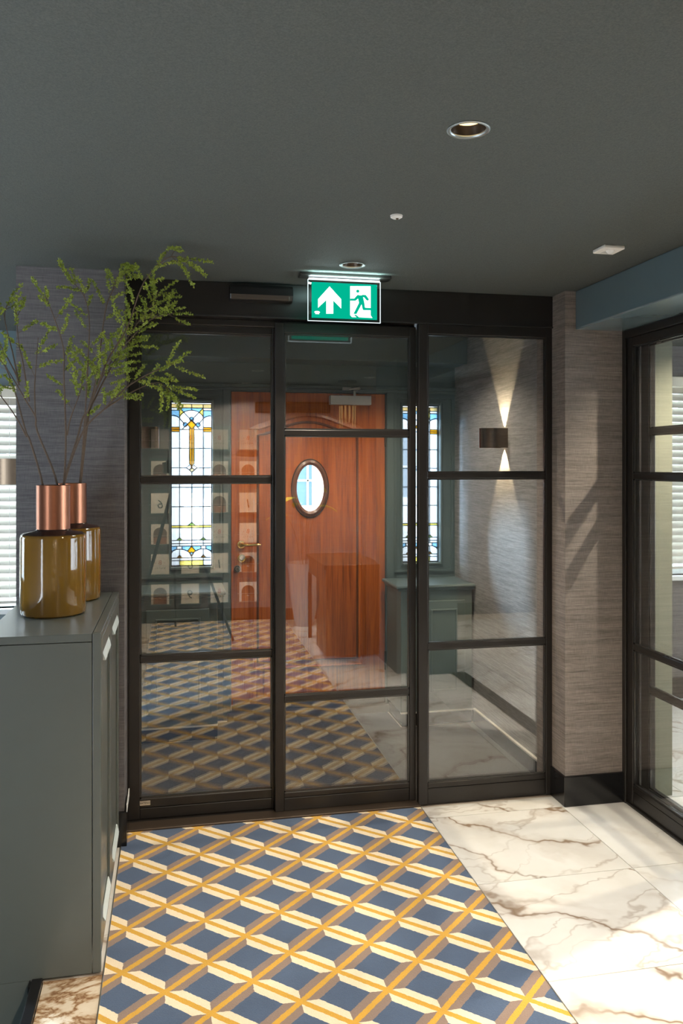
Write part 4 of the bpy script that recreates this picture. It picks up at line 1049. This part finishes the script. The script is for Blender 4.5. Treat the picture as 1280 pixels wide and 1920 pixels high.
# urn with plant
ur = empty('potted_plant', (1.26, -.60, 0), 'tall grey urn with large lime green leaves behind the desk', 'plant')
MB().lathe([(.0001, 0), (.085, 0), (.09, .01), (.11, .10), (.145, .35), (.15, .50), (.165, .60), (.17, .62), (.155, .62), (.14, .56), (.0001, .55)], (1.26, -.60, 0), 36).build('urn', M['urn'], ur, smooth=True)
for k in range(6):
    a_ = 2*PI*k/6+.3; hh = rnd.uniform(.45, .95); sp_ = rnd.uniform(.06, .2)
    tip = Vector((1.26+sp_*math.cos(a_), -.60+sp_*math.sin(a_)*.8, .56+hh))
    pth = smooth_path([(1.26+.03*math.cos(a_), -.60+.03*math.sin(a_), .55), tuple((Vector((1.26, -.60, .58))+tip)/2+Vector((0, 0, .06))), tuple(tip)], 4)
    s_ = MB().tube(pth, .004, 5).build('stem', M['darkwood'], ur, smooth=True)
    dirv = Vector((math.cos(a_), math.sin(a_)*.8, .25)).normalized(); sd = dirv.cross(Vector((0, 0, 1))).normalized()
    mb = MB(); L_ = .20; n0 = 7
    for i in range(n0):
        t = i/(n0-1); wv = .055*math.sin(PI*min(1, t*.92+.06)); c_ = tip+dirv*L_*t-Vector((0, 0, .10*t*t))
        mb.v += [tuple(c_-sd*wv+Vector((0, 0, .012))), tuple(c_), tuple(c_+sd*wv+Vector((0, 0, .012)))]
    for i in range(n0-1):
        for q in (0, 1): mb.f.append((i*3+q, i*3+q+1, i*3+q+4, i*3+q+3))
    lf = mb.build('leaf', M['leaf_yellow'], ur, smooth=True); md = lf.modifiers.new('thickness', 'SOLIDIFY'); md.thickness = .0015
# pendant of amber glass rods
pdn = empty('pendant_lamp', (1.62, -.25, CZ), 'small pendant lamp of hanging amber glass rods above the desk', 'pendant lamp')
MB().lathe([(.0001, 0), (.09, 0), (.09, -.02), (.0001, -.02)], (1.62, -.25, CZ), 24).build('canopy', M['bronze'], pdn)
MB().tube([(1.62, -.25, CZ-.02), (1.62, -.25, CZ-.235)], .004, 6).build('cord', M['bronze'], pdn)
MB().lathe([(.0001, -.225), (.085, -.228), (.085, -.24), (.0001, -.243)], (1.62, -.25, CZ), 24).build('rod_plate', M['bronze'], pdn)
M['rod'] = emis('lit_amber_rod', (1, .62, .25), .5)
for k in range(12):
    a_ = 2*PI*k/12; x_, y_ = 1.62+.075*math.cos(a_), -.25+.075*math.sin(a_)
    MB().tube([(x_, y_, CZ-.24), (x_, y_, CZ-.40-.05*math.sin(a_*2))], .005, 6).build('glass_rod', M['rod'], pdn)
# photographer's tripod with camera, standing behind the lens
tp = empty('camera_tripod', (0, -.06, 0), "photographer's black tripod and camera standing on the carpet before the leaflet wall", 'tripod')
ap = Vector((0, -.10, 1.40))
for fx, fy in ((.52, .16), (-.36, .16), (.02, -.62)):
    ft = Vector((fx, fy, .018)); MB().tube([ap, ap.lerp(ft, .5), ap.lerp(ft, .5), ft], [.017, .016, .013, .011], 10).build('leg', M['tripod'], tp, smooth=True)
MB().tube([(0, -.10, 1.36), (0, -.10, 1.49)], .017, 12).build('centre_column', M['tripod'], tp, smooth=True)
MB().lathe([(.0001, 1.37), (.04, 1.37), (.045, 1.40), (.03, 1.43), (.02, 1.44)], (0, -.10, 0), 16).build('collar', M['tripod'], tp, smooth=True)
MB().lathe([(.0001, 1.47), (.022, 1.475), (.03, 1.495), (.022, 1.51), (.0001, 1.515)], (0, -.10, 0), 16).build('ball_head', M['tripod'], tp, smooth=True)
fw = Vector((math.sin(math.radians(11.56)), math.cos(math.radians(11.56)), 0)); rt = Vector((fw.y, -fw.x, 0)); oc = Vector((0, 0, 1.57))
cb = MB().prism([(-.05, -.068), (.048, -.068), (.048, .03), (.022, .03), (.014, .052), (-.02, .052), (-.028, .03), (-.05, .03)], lambda a_, b_, d_: tuple(oc+rt*a_*1.35+fw*d_+Vector((0, 0, b_))), -.17, -.10).build('camera_body', M['tripod'], tp, bevel=.004)
MB().tube([oc-fw*.11, oc-fw*.03], [.034, .037], 24).build('lens', M['tripod'], cb, smooth=True)

# ------------------------------------------------------------------ street outside
st = empty('street', (0, 10, -.15), kind='structure')
bx('paving', M['asphalt'], st, -14, 5.36, -.25, 18, 12.5, -.12)
bx('quay', M['stone'], st, -14, 12.5, -.25, 18, 30, .27)
hs = empty('town_house', (2.6, 16.2, .27), 'white rendered house with blue glazed windows across the street, seen through the oval pane', 'house')
hx0, hx1 = -8.0, 12.0; wy = 16.0
wins = [(2.30, .75, 2.72, 1.80, 1), (.2, .9, .9, 2.2, 0), (4.4, .9, 5.1, 2.2, 0), (-3.0, .9, -2.2, 2.2, 0), (7.2, .9, 8.0, 2.2, 0)]
mb = MB(); xs_ = sorted(wins)
cur = hx0
for x0, z0, x1, z1, a_ in xs_:
    mb.box(cur, wy, .27, x0, wy+.4, 7.5); mb.box(x0, wy, .27, x1, wy+.4, z0); mb.box(x0, wy, z1, x1, wy+.4, 7.5); cur = x1
mb.box(cur, wy, .27, hx1, wy+.4, 7.5); mb.build('wall', M['facade'], hs)
for x0, z0, x1, z1, a_ in wins:
    f_ = MB(); rect_frame(f_, x0, x1, z0, z1, wy+.05, wy+.12, .03); f_.box(x0+(x1-x0)*.68, wy+.06, z0, x0+(x1-x0)*.68+.035, wy+.11, z1); f_.box(x0, wy+.06, (z0+z1)/2-.02, x1, wy+.11, (z0+z1)/2+.02)
    wf = f_.build('window', M['facade'], hs); bx('pane', M['facade_glass'], wf, x0, wy+.09, z0, x1, wy+.10, z1)
bk = empty('bicycle', (2.62, 14.3, .27), 'pale bicycle leaning across the street, seen through the oval pane', 'bicycle')
M['bike'] = simple('pale_bicycle_paint', (.80, .82, .84), .35)
for cx in (2.62, 3.70):
    t_ = MB().tube([(cx+.33*math.cos(2*PI*k/32), 14.3, .61+.33*math.sin(2*PI*k/32)) for k in range(33)], .018, 6, cap=False).build('tyre', M['bike'], bk, smooth=True)
    for k in range(14): MB().tube([(cx, 14.3, .61), (cx+.32*math.cos(2*PI*k/14), 14.3, .61+.32*math.sin(2*PI*k/14))], .004, 4).build('spoke', M['steel'], t_)
mb = MB()
for p0, p1 in (((2.62, 14.3, .61), (2.80, 14.3, 1.15)), ((2.78, 14.3, 1.08), (3.30, 14.3, 1.05)), ((2.78, 14.3, 1.05), (3.20, 14.3, .58)), ((3.20, 14.3, .58), (3.33, 14.3, 1.12)), ((3.20, 14.3, .58), (3.70, 14.3, .61)), ((3.30, 14.3, 1.02), (3.70, 14.3, .61))): mb.tube([p0, p1], .02, 8)
mb.build('frame', M['bike'], bk)
MB().tube([(2.80, 14.05, 1.22), (2.78, 14.15, 1.2), (2.80, 14.3, 1.16), (2.78, 14.45, 1.2), (2.80, 14.55, 1.22)], .014, 6).build('handlebar', M['bike'], bk)
MB().prism([(-.13, 0), (.12, -.05), (.14, 0), (.12, .05)], lambda a_, b_, d_: (3.35+a_, 14.3+b_, 1.14+d_), 0, .04).build('saddle', M['tripod'], bk)
